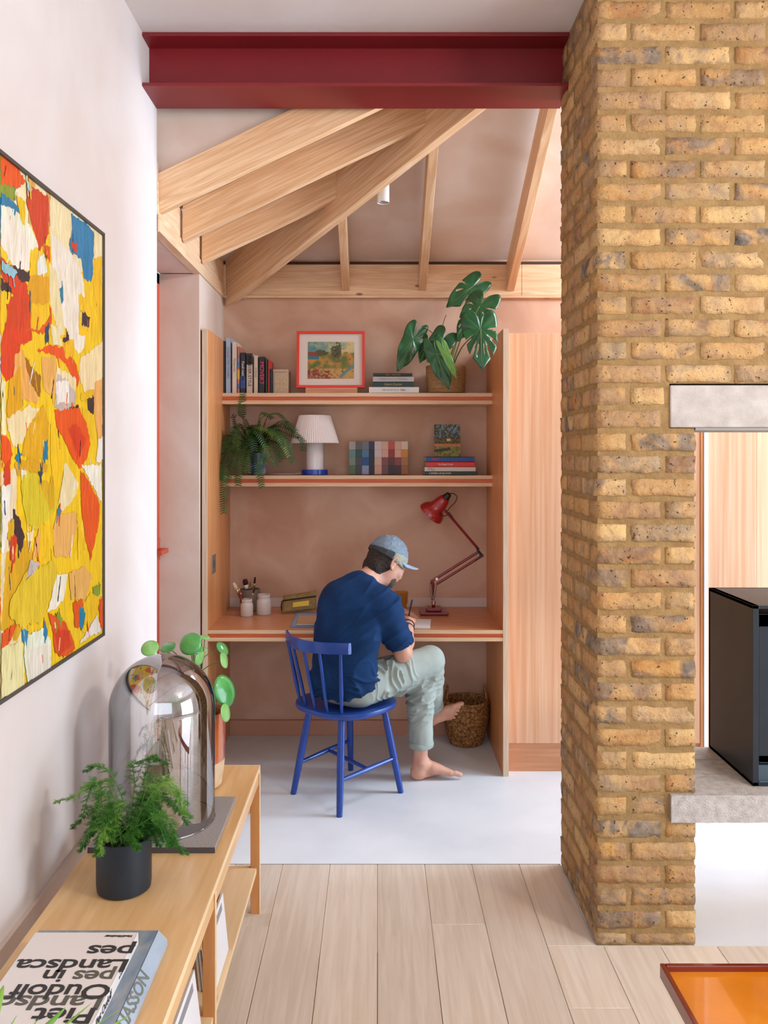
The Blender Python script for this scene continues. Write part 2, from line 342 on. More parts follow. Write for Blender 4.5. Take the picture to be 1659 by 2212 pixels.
# ------------------------------------------------------------------ brick chimney
ch = thing('brick_chimney', (1.4, 3.1, 0), 'yellow stock brick chimney with a stone lintel and raised stone hearth', 'chimney')
BM = bpy.data.materials.new('stock_brick'); BM.use_nodes = True
def brick_mat(m):
    N = m.node_tree.nodes; L = m.node_tree.links; b = N['Principled BSDF']; b.inputs['Roughness'].default_value = .88; b.inputs['Specular IOR Level'].default_value = .25
    tc = N.new('ShaderNodeTexCoord'); oi = N.new('ShaderNodeObjectInfo')
    s = N.new('ShaderNodeVectorMath'); s.operation = 'SCALE'; s.inputs[0].default_value = (41, 83, 59); L.new(oi.outputs['Random'], s.inputs['Scale'])
    v = N.new('ShaderNodeVectorMath'); L.new(tc.outputs['Object'], v.inputs[0]); L.new(s.outputs[0], v.inputs[1])
    def nz(sc_, det=5, dist=0):
        n = N.new('ShaderNodeTexNoise'); n.inputs['Scale'].default_value = sc_; n.inputs['Detail'].default_value = det; n.inputs['Distortion'].default_value = dist
        L.new(v.outputs[0], n.inputs['Vector']); return n.outputs['Fac']
    def ramp(fac, stops):
        r = N.new('ShaderNodeValToRGB'); e = r.color_ramp.elements
        while len(e) < len(stops): e.new(.5)
        for k, (p, c_) in enumerate(stops): e[k].position = p; e[k].color = lin(c_) if isinstance(c_, str) else (c_, c_, c_, 1)
        L.new(fac, r.inputs['Fac']); return r.outputs['Color']
    def mix(f, a, c_, mode='MIX'):
        x = N.new('ShaderNodeMix'); x.data_type = 'RGBA'; x.blend_type = mode
        if isinstance(f, float): x.inputs[0].default_value = f
        else: L.new(f, x.inputs[0])
        L.new(a, x.inputs[6]); L.new(c_, x.inputs[7]); return x.outputs[2]
    base = ramp(oi.outputs['Random'], [(0, '#b98c58'), (.12, '#d8b484'), (.24, '#a0734a'), (.36, '#dcb982'), (.48, '#a67c58'), (.6, '#c99c66'), (.72, '#93705a'), (.84, '#bd8848'), (.93, '#b59a76')])
    for e in base.node.color_ramp.elements: pass
    blot = ramp(nz(9, 6, .8), [(.32, '#9a5c30'), (.42, '#c08a50'), (.52, '#d0a468'), (.62, '#b98f68'), (.7, '#7d6353')])
    c = mix(.48, base, blot)
    g = N.new('ShaderNodeMath'); g.operation = 'MULTIPLY'
    w1 = ramp(oi.outputs['Random'], [(.0, .3), (.07, 1.0), (.13, .2), (.40, .15), (.47, .85), (.53, .2), (.76, .2), (.8, 1.0), (.88, .25), (1, .6)])
    w2 = ramp(nz(11, 7, .8), [(.42, 0.0), (.58, 1.0)])
    L.new(w1, g.inputs[0]); L.new(w2, g.inputs[1])
    grey = ramp(nz(30), [(.3, '#48433f'), (.7, '#8b7f76')])
    c = mix(g.outputs[0], c, grey)
    pit = ramp(nz(85, 3, 0), [(.26, 0.18), (.34, 1.0)])
    c = mix(.9, c, pit, 'MULTIPLY')
    grain = ramp(nz(260, 3), [(.3, .82), (.7, 1.08)])
    c = mix(1.0, c, grain, 'MULTIPLY')
    L.new(c, b.inputs['Base Color'])
    bp = N.new('ShaderNodeBump'); bp.inputs['Strength'].default_value = 1.0; bp.inputs['Distance'].default_value = .009
    a = N.new('ShaderNodeMath'); a.operation = 'ADD'; L.new(nz(45, 8), a.inputs[0]); L.new(pit, a.inputs[1])
    L.new(a.outputs[0], bp.inputs['Height']); L.new(bp.outputs['Normal'], b.inputs['Normal'])
brick_mat(BM)
MORT = pm('sand_mortar', '#8f7048', '#a38256', rough=.95, scale=25, bump=1.0, bscale=120, spec=.2)
STONE = pm('rough_stone', '#aba19a', '#c0b7b0', rough=.85, scale=40, bump=.9, bscale=160, spec=.3)
STONEL = pm('pitted_lintel', '#aea29a', '#c3b9b2', rough=.8, scale=16, bump=.35, bscale=140, spec=.3)
HB = .0605; XF, YF, YB = .72, 2.816, 3.375
bm_cache = {}
def brick_mesh(l, w, h, seed):
    key = (round(l, 3), round(w, 3), round(h, 3), seed)
    if key in bm_cache: return bm_cache[key]
    nx = max(2, int(round(l / .027))); ny = max(2, int(round(w / .035))); nz_ = 3
    idx = {}; vs = []; fs = []
    def V(i, j, k):
        if (i, j, k) not in idx:
            p = Vector((i / nx - .5, j / ny - .5, k / nz_ - .5)); q = Vector((p.x * l, p.y * w, p.z * h))
            edge = (abs(p.x) > .49) + (abs(p.y) > .49) + (abs(p.z) > .49)
            if edge >= 2:
                q -= Vector((math.copysign(1, p.x) * (abs(p.x) > .49), math.copysign(1, p.y) * (abs(p.y) > .49), math.copysign(1, p.z) * (abs(p.z) > .49))) * .0028
            n = noise.noise_vector(q * 42 + Vector((seed * 7.7, 0, seed))) * .0046
            idx[(i, j, k)] = len(vs); vs.append(q + n)
        return idx[(i, j, k)]
    for i in range(nx):
        for j in range(ny):
            fs.append((V(i, j, 0), V(i, j + 1, 0), V(i + 1, j + 1, 0), V(i + 1, j, 0)))
            fs.append((V(i, j, nz_), V(i + 1, j, nz_), V(i + 1, j + 1, nz_), V(i, j + 1, nz_)))
        for k in range(nz_):
            fs.append((V(i, 0, k), V(i + 1, 0, k), V(i + 1, 0, k + 1), V(i, 0, k + 1)))
            fs.append((V(i, ny, k), V(i, ny, k + 1), V(i + 1, ny, k + 1), V(i + 1, ny, k)))
    for j in range(ny):
        for k in range(nz_):
            fs.append((V(0, j, k), V(0, j, k + 1), V(0, j + 1, k + 1), V(0, j + 1, k)))
            fs.append((V(nx, j, k), V(nx, j + 1, k), V(nx, j + 1, k + 1), V(nx, j, k + 1)))
    me = bpy.data.meshes.new('brick'); me.from_pydata(vs, [], fs); me.materials.append(BM); me.update()
    me.polygons.foreach_set('use_smooth', [True] * len(me.polygons))
    bm_cache[key] = me; return me
far_bricks = MB()
def brick(x0, x1, y0, y1, zc, h=HB):
    jx, jy, jz = (R_.uniform(-.0015, .0015) for _ in range(3))
    me = brick_mesh(x1 - x0 + .0, y1 - y0, h, R_.randrange(6))
    if x0 > 1.42:
        M = Matrix.Translation(((x0 + x1) / 2, (y0 + y1) / 2 + jy, zc)); n = len(far_bricks.v)
        far_bricks.add([M @ v.co for v in me.vertices], [tuple(p.vertices) for p in me.polygons]); return
    o = bpy.data.objects.new('brick', me); COL.objects.link(o)
    o.location = ((x0 + x1) / 2 + jx, (y0 + y1) / 2 + jy * 1.5, zc + jz)
    o.rotation_euler = (0, R_.uniform(-.006, .006), R_.uniform(-.006, .006)); adopt(o, ch)
XLEG = XF + .228 + .1015; XR0 = 2.16; XR1 = XR0 + .3295
for i in range(0, 43):
    zc = .086 + .0749 * (i - 1); h = HB
    if i == 0: zc, h = .0225, .041
    lint = i in (23, 24); hearth = i == 6
    odd = i % 2 == 1
    xend = XR1 if i >= 25 else XLEG
    if lint or hearth: xend = .948
    # front row
    if odd: xs = [(XF, XF + .215)]
    else: xs = [(XF, XF + .1015)]
    x = xs[0][1] + .013
    while x < xend - .04:
        e = min(x + .215, xend)
        if xend - e < .06 and e < xend: e = xend
        xs.append((x, e)); x = e + .013
    for n, (a, b) in enumerate(xs):
        yd = .215 if (n == 0 and not odd) else .1025
        brick(a, b, YF, YF + yd, zc, h)
    if i < 25:                                  # right-hand leg, outside the frame
        for a, b in (((XR0, XR0 + .215), (XR0 + .228, XR1)) if odd else ((XR0, XR0 + .1015), (XR0 + .1145, XR1))): brick(a, b, YF, YF + .1025, zc, h)
    # left side face
    if odd: ys = [(YF + .1155, YF + .3305), (YF + .3435, YF + .5585)]
    else: ys = [(YF + .228, YF + .443), (YF + .456, YF + .5585)]
    for n, (a, b) in enumerate(ys):
        if not odd and n == 1: brick(XF, XF + .215, a, b, zc, h)
        else: brick(XF, XF + .1025, a, b, zc, h)
o = far_bricks.build('brick_field', BM, ch, smooth=True); o['kind'] = 'stuff'
def mortar(bxs):
    m = MB()
    for b in bxs: m.box(*b)
    return m.build('mortar', MORT, ch)
r = .0055; zt = 1.851
mortar([(XF + r, XLEG - r, YF + r, YB - r, 0, .409), (XF + r, .962, YF + r, YB - r, .409, .502), (XF + r, XLEG - r, YF + r, YB - r, .502, 1.704),
        (XF + r, .9625, YF + r, YB - r, 1.704, zt), (XF + r, XR1 - r, YF + r, YB - r, zt, 3.211),
        (XR0 + r, XR1 - r, YF + r, YB - r, 0, 1.704), (XLEG - .09, XR0, YF + .3, YB - r, 1.704, zt)])
lt = box('lintel', STONEL, .963, XR0 + .09, YF - .002, YF + .29, 1.706, 1.845, ch, .004)
box('lintel_angle', pm('grey_steel', '#8d8a88', rough=.5), XLEG - .002, XR0, YF + .004, YF + .29, 1.697, 1.7055, ch)
# hearth stones
ra = random.Random(3)
def stone(x0, x1, y0, y1, z0, z1, rough, nm):
    me = MB(); nx = max(2, int((x1 - x0) / .02)); nz_ = 5
    me.box(x0, x1, y0 + .004, y1, z0, z1)
    if rough:
        g = [[Vector((x0 + (x1 - x0) * i / nx, y0 + .001 - .003 * noise.noise(Vector((i * .7, k * 1.3, 2))), z0 + (z1 - z0) * k / nz_ + (.002 * noise.noise(Vector((i * .9, k, 5))) if k in (0, nz_) else 0))) for k in range(nz_ + 1)] for i in range(nx + 1)]
        n = nz_ + 1
        me.add([p for row in g for p in row], [(i * n + k, (i + 1) * n + k, (i + 1) * n + k + 1, i * n + k + 1) for i in range(nx) for k in range(nz_)])
    return me.build(nm, STONE, ch, bevel=.002 if not rough else 0)
stone(.963, XR0 + .09, YF - .012, 2.971, .411, .501, True, 'hearth_stone')
stone(XLEG, XR0, 2.974, 3.128, .411, .501, False, 'hearth_stone')
stone(XLEG, XR0, 3.131, 3.27, .411, .501, False, 'hearth_stone')

# stove on the hearth
ST = pm('stove_steel', '#161d24', '#1f272f', rough=.42, scale=5, spec=.4)
STE = pm('stove_edge', '#3b4a55', rough=.4)
sv = thing('wood_stove', (1.62, 3.07, .501), 'black steel box stove with a glass door standing on the stone hearth', 'stove')
sx0, sx1, sy0, sy1, sz0, sz1 = 1.262, 1.96, 2.878, 3.262, .503, 1.11
m = MB()
m.box(sx0, sx0 + .02, sy0, sy1, sz0, sz1); m.box(sx1 - .02, sx1, sy0, sy1, sz0, sz1); m.box(sx0, sx1, sy0, sy1, sz1 - .012, sz1)
m.box(sx0, sx1, sy0, sy1, sz0, sz0 + .012); m.box(sx0, sx1, sy1 - .015, sy1, sz0, sz1)
m.build('body', ST, sv, bevel=.001)
m = MB(); m.box(sx0 + .02, sx1 - .02, sy0 + .004, sy0 + .02, sz0 + .012, sz0 + .068); m.box(sx0 + .02, sx1 - .02, sy0 - .002, sy0 + .02, sz0 + .012, sz0 + .018)
m.build('base_panel', STE, sv, bevel=.001)
m = MB(); a, b = sx0 + .024, sx1 - .024
m.box(a, a + .045, sy0 + .01, sy0 + .03, sz0 + .075, sz1 - .03); m.box(b - .045, b, sy0 + .01, sy0 + .03, sz0 + .075, sz1 - .03)
m.box(a, b, sy0 + .01, sy0 + .03, sz1 - .075, sz1 - .03); m.box(a, b, sy0 + .01, sy0 + .03, sz0 + .072, sz0 + .1)
m.build('door_frame', ST, sv, bevel=.002)
m = MB(); m.box(sx0 + .02, sx0 + .024, sy0 + .03, sy1 - .03, sz0 + .07, sz1 - .02); m.box(sx0 + .02, sx1 - .02, sy1 - .04, sy1 - .03, sz0 + .07, sz1 - .02); m.box(sx0 + .02, sx1 - .02, sy0 + .03, sy1 - .03, sz0 + .07, sz0 + .08)
m.build('firebox_lining', pm('vermiculite', '#6b5445', '#8a6b56', rough=.9, scale=12), sv)
def glass(name, tint, gloss, refl=(1, 1, 1, 1), rough=.02):
    m = bpy.data.materials.new(name); m.use_nodes = True; N = m.node_tree.nodes; L = m.node_tree.links; N.clear()
    o = N.new('ShaderNodeOutputMaterial'); t = N.new('ShaderNodeBsdfTransparent'); g = N.new('ShaderNodeBsdfGlossy'); x = N.new('ShaderNodeMixShader')
    t.inputs[0].default_value = tint; g.inputs['Color'].default_value = refl; g.inputs['Roughness'].default_value = rough
    lw = N.new('ShaderNodeLayerWeight'); lw.inputs['Blend'].default_value = .35; mr = N.new('ShaderNodeMapRange')
    mr.inputs['To Min'].default_value = gloss; mr.inputs['To Max'].default_value = 1.0
    L.new(lw.outputs['Fresnel'], mr.inputs['Value']); L.new(mr.outputs[0], x.inputs[0]); L.new(t.outputs[0], x.inputs[1]); L.new(g.outputs[0], x.inputs[2]); L.new(x.outputs[0], o.inputs[0])
    return m
box('glass_pane', glass('stove_glass', (.55, .52, .5, 1), .06), a + .045, b - .045, sy0 + .016, sy0 + .02, sz0 + .1, sz1 - .075, sv)
BARK = pm('split_log', '#8a5a38', '#c09060', rough=.85, scale=14, stretch=(.6, 5, 5), bump=.4)
for k, (lx, ly, lz, ang) in enumerate(((1.46, 3.02, .62, .1), (1.66, 3.03, .618, -.12), (1.52, 3.05, .69, .3), (1.48, 3.03, .765, -.25), (1.72, 3.04, .69, .15))):
    lg = MB().tube([(lx - .11, ly + ang * .1, lz), (lx + .11, ly - ang * .1, lz + ang * .05)], [.036, .033], 7).build('log', BARK, sv, bevel=.004)
# ------------------------------------------------------------------ fitted joinery
YN = 4.294; XNL, XNR = -.851, .631
dk = thing('fitted_desk_unit', (-.1, 4.62, 0), 'fitted fir plywood niche unit with two tall side panels, desk and shelves', 'desk unit')
def lam(name, z1, ya, yb, t=.061, edge=.020, top=None):
    """a laminated board: two ply layers with a recessed red core"""
    p = box(name, top or FIRH, XNL, XNR, ya + .003, yb, z1 - edge, z1, dk)
    box('ply_edge', PLY, XNL, XNR, ya, ya + .003, z1 - edge, z1, p, .0006)
    box('red_core', GROOVE, XNL, XNR, ya + .006, yb, z1 - t + edge, z1 - edge, p)
    box('lower_board', PLY, XNL, XNR, ya, yb, z1 - t, z1 - t + edge, p, .0006)
lam('desk_top', .734, YN + .003, 4.9485, t=.056, edge=.018)
lam('shelf', 1.953, 4.70, 4.9485); lam('shelf', 1.5006, 4.70, 4.9485)
def side(x0, x1, name):
    p = box(name, FIR, x0, x1, YN + .003, 4.9485, 0.0, 2.246, dk)
    box('ply_edge', PLYV, x0, x1, YN, YN + .003, 0.0, 2.246, p, .0006)
side(XNL - .028, XNL, 'side_panel'); side(XNR, XNR + .028, 'side_panel')
box('gap_shade_strip', DARKGAP, XL, XNL - .028, YN + .02, 4.9, 0, 2.24, dk)  # solid slab coloured as the shade between panel and wall
sw = thing('steel_socket', (-.846, 4.455, 1.047), 'brushed steel switch plate on the left side panel of the desk niche', 'switch')
box('plate', pm('brushed_steel', '#9a9896', rough=.35, metal=.8), XNL, XNL + .004, 4.405, 4.495, 1.0, 1.095, sw, .001)
box('rocker', pm('switch_grey', '#5b5a5a', rough=.4), XNL + .004, XNL + .008, 4.437, 4.463, 1.03, 1.065, sw, .001)

c1 = thing('tall_cupboard', (1.15, 4.4, 0), 'tall pale fir cupboard with flush door standing right of the desk niche', 'cupboard')
box('carcass', FIRP, .662, 1.643, 4.376, 4.948, .145, 2.235, c1)
box('door', FIRP, .664, 1.16, 4.356, 4.375, .147, 2.233, c1, .001); box('door', FIRP, 1.163, 1.641, 4.356, 4.375, .147, 2.233, c1, .001)
box('plinth', pm('fir_plinth', '#c98a62', '#d79c74', rough=.45, scale=8, stretch=(.3, 6, 6)), .662, 1.643, 4.368, 4.94, 0, .143, c1)
box('end_panel', FIR, 1.643, 1.657, 4.352, 4.948, 0, 2.235, c1)
wp3 = struct(box('wall_partition', WHITEP, 1.659, 1.679, 4.345, 4.948, 0, 2.6), 'narrow white wall end between two cupboards')
struct(box('baseboard_right', WHITEP, 1.6575, 1.6805, 4.33, 4.345, 0, .12))
c2 = thing('tall_cupboard', (2.6, 4.4, 0), 'tall fir cupboard seen through the fireplace opening above the stove', 'cupboard')
box('carcass', FIRP, 1.681, 3.6, 4.376, 4.948, .1, 2.235, c2)
box('door', FIRP, 1.683, 1.93, 4.356, 4.375, .102, 2.233, c2, .001)
box('door', pm('pale_fir_light', '#e3b48c', '#efcba6', rough=.42, scale=8, stretch=(6, 6, .12)), 1.931, 2.02, 4.356, 4.375, .102, 2.233, c2, .001)
box('door', FIRP, 2.022, 2.62, 4.356, 4.375, .102, 2.233, c2, .001)
box('plinth', MATS['fir_plinth'], 1.681, 3.6, 4.38, 4.94, 0, .1, c2)

# ------------------------------------------------------------------ things on the shelves
PAGE = pm('paper_page', '#d8cfc0', rough=.8)
def cover(name, hexc, rough=.5): return pm(name, hexc, rough=rough)
S1, S2, DZ = 1.954, 1.5016, .7345
INK = pm('dark_ink', '#2c2a2c', rough=.6); WINK = pm('white_ink', '#e8e4de', rough=.6); PINK = pm('pink_ink', '#e0446a', rough=.6)
def book_up(px0, px1, py_top, hexc, label, title=None, ink=None, lean=0, tint=None, yf=4.735, depth=.16, tsize=None):
    a = W(px0, 849, yf); b = W(px1, 849, yf); h = (849 - py_top) * yf / F
    cxx = (a.x + b.x) / 2; t = b.x - a.x - .0012
    bk = thing('book', (cxx, yf + depth / 2, S1), label, 'book', 'upright books on the top shelf')
    cm = cover('cover_' + hexc[1:], hexc)
    m = MB(); m.box(-t / 2, t / 2, -depth / 2, -depth / 2 + .003, 0, h); m.box(-t / 2, -t / 2 + .002, -depth / 2, depth / 2, 0, h); m.box(t / 2 - .002, t / 2, -depth / 2, depth / 2, 0, h)
    T = Matrix.Translation((cxx, yf + depth / 2, S1)); m.v = [tuple(T @ Vector(p)) for p in m.v]
    m.build('cover', cm, bk, bevel=.0006)
    MB().box(cxx - t / 2 + .002, cxx + t / 2 - .002, yf + .003, yf + depth - .003, S1 + .003, S1 + h - .003).build('pages', PAGE, bk)
    if title:
        text(title, (tsize or t * .72), frame_m((cxx, yf - .0006, S1 + h * .55), (0, 0, -1), (1, 0, 0)), ink or WINK, bk)
    if tint:
        for (z0, z1, hx) in tint: box('spine_band', cover('band_' + hx[1:], hx), cxx - t / 2, cxx + t / 2, yf - .0008, yf + .001, S1 + h * z0, S1 + h * z1, bk)
    return bk
book_up(482.8, 487, 736, '#2c2624', 'thin dark book at the far left end of the upright row')
book_up(487.5, 498.5, 729, '#a9b8d2', 'tallest upright book, pale blue spine', 'COLLECTED WORKS', cover('blueink', '#5f7395'))
book_up(501, 512, 738, '#d8ccc0', 'off-white upright book next to the pale blue one', 'Modernist', cover('greyink', '#8b8078'))
book_up(512.5, 518, 748, '#c97a66', 'upright book with a patterned red, blue and yellow spine', tint=[(.75, .82, '#5a7fa8'), (.3, .5, '#d8b23c'), (.55, .68, '#4f7fb0'), (.1, .2, '#4c6f9c')])
book_up(519, 530.5, 761, '#232a3c', 'dark navy upright book with a blue lower spine', 'Food matters', WINK, tint=[(.12, .42, '#2a4a86')])
book_up(532, 546, 763, '#c9b8ac', 'black-and-white patterned upright book in the row', 'FOREVER STYLE', INK, tint=[(.72, 1.0, '#241f20')])
book_up(548, 557.5, 767, '#cdbfa9', 'cream upright book left of the pink-lettered one', 'A Novel', cover('greyink', '#8b8078'))
book_up(559, 572, 770, '#221f28', 'black upright book with pink lettering', 'MOVEKT', PINK, tsize=.033)
book_up(573, 578.5, 777, '#1f3a2c', 'slim dark green upright book')
book_up(579, 583, 777, '#d23a2c', 'very thin bright red upright book')
book_up(583.5, 588, 796, '#25304a', 'short thin navy upright book beside the beige box')
bx = thing('keepsake_box', (W(606, 849, 4.76).x, 4.82, S1), 'small beige cloth-covered box standing at the end of the upright books', 'box')
m = MB(); a = W(589.5, 849, 4.75).x; b = W(622, 849, 4.75).x
LINEN = pm('beige_linen', '#b59c7e', '#c6ae90', rough=.8, scale=60, bump=.2)
box('box_body', LINEN, a, b, 4.75, 4.90, S1, S1 + .118, bx, .002); box('box_lid', LINEN, a - .001, b + .001, 4.748, 4.902, S1 + .1185, S1 + .134, bx, .002)
box('spine_strip', cover('band_c9bda8', '#8f8168'), a, a + .007, 4.7485, 4.75, S1 + .001, S1 + .116, bx)

# framed picture in a red frame, leaning on a small ledge
def grid_art(m, M, w, h, nx, ny, fn):
    for i in range(nx):
        for j in range(ny):
            x0, x1 = w * i / nx, w * (i + 1) / nx; y0, y1 = h * j / ny, h * (j + 1) / ny
            m.col = lin(fn((i + .5) / nx, (j + .5) / ny)); m.add([M @ Vector(p) for p in ((x0, y0, 0), (x1, y0, 0), (x1, y1, 0), (x0, y1, 0))], [(0, 1, 2, 3)])
def mixc(a, b, t): t = max(0, min(1, t)); return tuple(a[k] + (b[k] - a[k]) * t for k in range(3))
def nz2(u, v, s, seed=0): return noise.noise(Vector((u * s, v * s, seed)))
ART = pm('print_colours', '#ffffff', attr='Col', rough=.6)
ART_V = pm('painted_colours', '#ffffff', attr='Col', rough=.45, bump=.4, bscale=90)
pf = thing('framed_picture', (W(714, 845, 4.80).x, 4.82, S1), 'small landscape print in a bright red frame leaning on the top shelf', 'picture')
REDF = pm('red_frame_paint', '#e33a26', rough=.45)
p0 = W(640.5, 838, 4.78); p1 = W(788, 715, 4.80); wF = p1.x - p0.x; hF = p1.z - p0.z; zA = p0.z
tilt = Matrix.Translation((p0.x, 4.775, zA)) @ Matrix.Rotation(math.radians(90 - 5), 4, 'X')
m = MB(); fw = .0145
for bb in ((0, wF, 0, fw), (0, wF, hF - fw, hF), (0, fw, fw, hF - fw), (wF - fw, wF, fw, hF - fw)): m.box(bb[0], bb[1], bb[2], bb[3], -.018, .008, tilt)
m.build('frame', REDF, pf, bevel=.001)
MB().box(fw, wF - fw, fw, hF - fw, -.006, -.003, tilt).build('mount', pm('mount_card', '#dccfc4', rough=.8), pf)
def landscape(u, v):
    n = nz2(u, v, 7, 3); n2 = nz2(u, v, 18, 5)
    sky = mixc((88, 138, 138), (208, 184, 128), u * 1.1 + n * .6)
    land = mixc((196, 132, 58), (92, 110, 50), .5 + n * 1.3)
    if v < .28: land = mixc((190, 150, 84), (120, 56, 44), .35 - (u - .3) + n2)
    c = sky if v > .72 + .12 * n else land
    if (u - .27) ** 2 * 2 + (v - .7) ** 2 * 7 < .05 + n2 * .04: c = mixc((58, 70, 40), (110, 82, 44), n2 + .5)
    if (u - .62) ** 2 * 5 + (v - .72) ** 2 * 1.4 < .07 + n2 * .09: c = mixc((52, 58, 44), (120, 110, 56), n2 + .4)
    if u < .25 and .53 < v < .62: c = (60, 112, 124)
    if u < .2 and .62 < v < .72: c = (132, 66, 50)
    if abs((v - .05) - (u - .7) * 1.1) < .05 and u > .7: c = (98, 132, 128)
    if u < .5 and v < .22 and abs(nz2(u, v, 9, 8)) < .12: c = (140, 52, 48)
    return mixc(c, (40, 40, 30), max(0, n2 - .3))
q0 = W(664.5, 818, 4.78); q1 = W(765, 738, 4.80)
Ta = tilt @ Matrix.Translation((q0.x - p0.x, q0.z - p0.z, -.0022)); m = MB(); grid_art(m, Ta, q1.x - q0.x, q1.z - q0.z, 54, 44, landscape); m.build('print', ART, pf, attr='Col')
box('ledge', FIRH, W(660, 0, 4.77).x, W(772, 0, 4.77).x, 4.762, 4.805, S1, zA + .0, pf, .001)

# lying books on the top shelf
def book_flat(px0, px1, py0, py1, Y, z, hexc, label, group, depth=.2, title=None, ink=None, tsize=.011, tx=0, pages_left=False):
    xa, xb = (px0 - CX) * Y / F, (px1 - CX) * Y / F; t = (py1 - py0) * Y / F
    bk = thing('book', ((xa + xb) / 2, Y + depth / 2, z), label, 'book', group)
    m = MB(); m.box(xa, xb, Y, Y + .004, z, z + t); m.box(xa, xb, Y, Y + depth, z, z + .0022); m.box(xa, xb, Y, Y + depth, z + t - .0022, z + t)
    m.build('cover', cover('cover_' + hexc[1:], hexc), bk, bevel=.0006)
    MB().box(xa + .003, xb - .003, Y + .004, Y + depth - .004, z + .0022, z + t - .0022).build('pages', PAGE, bk)
    if title: text(title, tsize, frame_m(((xa + xb) / 2 + tx, Y - .0005, z + t / 2), (1, 0, 0), (0, 0, 1)), ink or WINK, bk)
    return t
G1 = 'flat stack of books on the top shelf'; z = S1
z += book_flat(797, 905, 835, 848.5, 4.72, z, '#ddd5ce', 'thick white book at the bottom of the flat stack under the plant', G1, title='THE  K I N F O L K  TABLE', ink=INK, tsize=.012) + .0003
z += book_flat(806, 893.5, 824, 834.8, 4.73, z, '#1f3a38', 'dark green book with gilt lettering in the flat stack', G1, title='Henri Cartier', ink=cover('giltink', '#b59a5a'), tsize=.019) + .0003
z += book_flat(805.5, 894, 812, 823.8, 4.73, z, '#b9b0ac', 'pale grey book in the flat stack', G1, title='A Modern Way to Live   Fiona Inklast', ink=cover('greyink', '#8b8078'), tsize=.011) + .0003
z += book_flat(806, 891, 805, 811.8, 4.735, z, '#2a2620', 'black book on top of the flat stack on the top shelf', G1, title='STONE  -  YOUR HOUSE', ink=cover('giltink', '#b59a5a'), tsize=.008)

# second shelf: lamp
tl = thing('table_lamp', (W(680, 0, 4.82).x, 4.82, S2), 'white table lamp with a pleated shade on a round blue base', 'table lamp')
cx_, cy_ = tl.location.x, 4.82
BLUE = pm('cobalt_lacquer', '#1f3fae', rough=.3, coat=.3)
MB().lathe([(.0725, 0), (.0745, .002), (.0745, .027), (.072, .029), (.05, .029)], (cx_, cy_, S2), 48).build('base', BLUE, tl, smooth='auto')
MB().lathe([(.049, .029), (.049, .19), (.046, .194), (.02, .194)], (cx_, cy_, S2), 40).build('column', pm('white_glass_column', '#e9e3e2', rough=.25, coat=.3), tl, smooth='auto')
rip = lambda k, j, a: (.0022 if k % 2 else -.0022)
MB().lathe([(.135, .178), (.1335, .180), (.0865, .331), (.084, .333)], (cx_, cy_, S2), 128, ripple=rip, cap0=False, cap1=False).build('lamp_shade', pm('pleated_paper', '#f0e4e0', rough=.7, sub=.1), tl, solid=.0012)
MB().lathe([(.012, .194), (.012, .24)], (cx_, cy_, S2), 12).build('bulb_holder', WHITEP, tl)
MB().tube([(cx_ - .07, cy_, S2 + .008), (cx_ - .12, cy_ + .02, S2 + .004), (cx_ - .2, cy_ + .0, S2 + .004), (cx_ - .27, cy_ + .05, S2 + .004), (cx_ - .3, cy_ + .1, S2 + .02)], .0022, 6).build('cord', WHITEP, tl, smooth=True)

# colour swatch board
cb = thing('colour_board', (W(818, 0, 4.85).x, 4.86, S2), 'board painted as a grid of blue, green, pink and rust squares leaning on the shelf', 'artwork')
rows = ['a49890 5f5d58 6f6d74 2c3450 cbb9b4 cfa593 b94f48 cfa48c d4bda8'.split(), '5f8486 2f4a4c 4a7394 1e2838 c9b6b6 cf9d90 8f2f30 d0a08a c98432'.split(),
        '788478 45484c 1c4a86 20242e c7a695 7a4a48 5f2c2e 883f3a a46f4c'.split(), '4f6c4a 3e4347 8a90b4 14222c c99a84 6a4644 30262e 44282c 9c5c30'.split()]
xe = [754, 768, 782, 796.8, 809, 824.5, 838.8, 852.7, 866.8, 881.5]; ye = [954, 972, 989, 1006.5, 1026]
tb = Matrix.Translation((0, 4.83, S2 + .0015)) @ Matrix.Rotation(math.radians(90 - 8), 4, 'X')
X = lambda p: (p - CX) * 4.84 / F; Zv = lambda p: (1026 - p) * 4.84 / F
MB().box(X(754), X(881.5), 0, Zv(954), -.008, 0, tb).build('backing', pm('board_back', '#4a4440', rough=.7), cb)
for j in range(4):
    for i in range(9):
        MB().box(X(xe[i]) + .0004, X(xe[i + 1]) - .0004, Zv(ye[j + 1]) + .0004, Zv(ye[j]) - .0004, 0, .002, tb).build('swatch', cover('sw_' + rows[j][i], '#' + rows[j][i]), cb)

# books with a small painting
G2 = 'flat stack of books on the lower shelf'; z = S2
z += book_flat(917, 1031, 1018.5, 1026, 4.725, z, '#2c3a30', 'dark green patterned book at the bottom of the right-hand stack', G2, title='CAMERA IN BLOOM', ink=WINK, tsize=.014, tx=-.06) + .0003
box('page_block', PAGE, (1028 - CX) * 4.72 / F, (1035 - CX) * 4.72 / F, 4.74, 4.9, S2 + .002, S2 + .016, bpy.data.objects[[o.name for o in COL.objects if o.name.startswith('book')][-1]]) if False else None
z += book_flat(917.5, 1027.5, 1008, 1018.2, 4.725, z, '#cfc3bb', 'off-white book titled in thin grey letters in the right-hand stack', G2, title='STILL', ink=cover('greyink2', '#5b5450'), tsize=.019, tx=-.105) + .0003
z += book_flat(922, 1026, 997, 1007.7, 4.725, z, '#d32f2a', 'bright red book in the right-hand stack', G2, title='The Elegant Guide', ink=WINK, tsize=.012, tx=-.03) + .0003
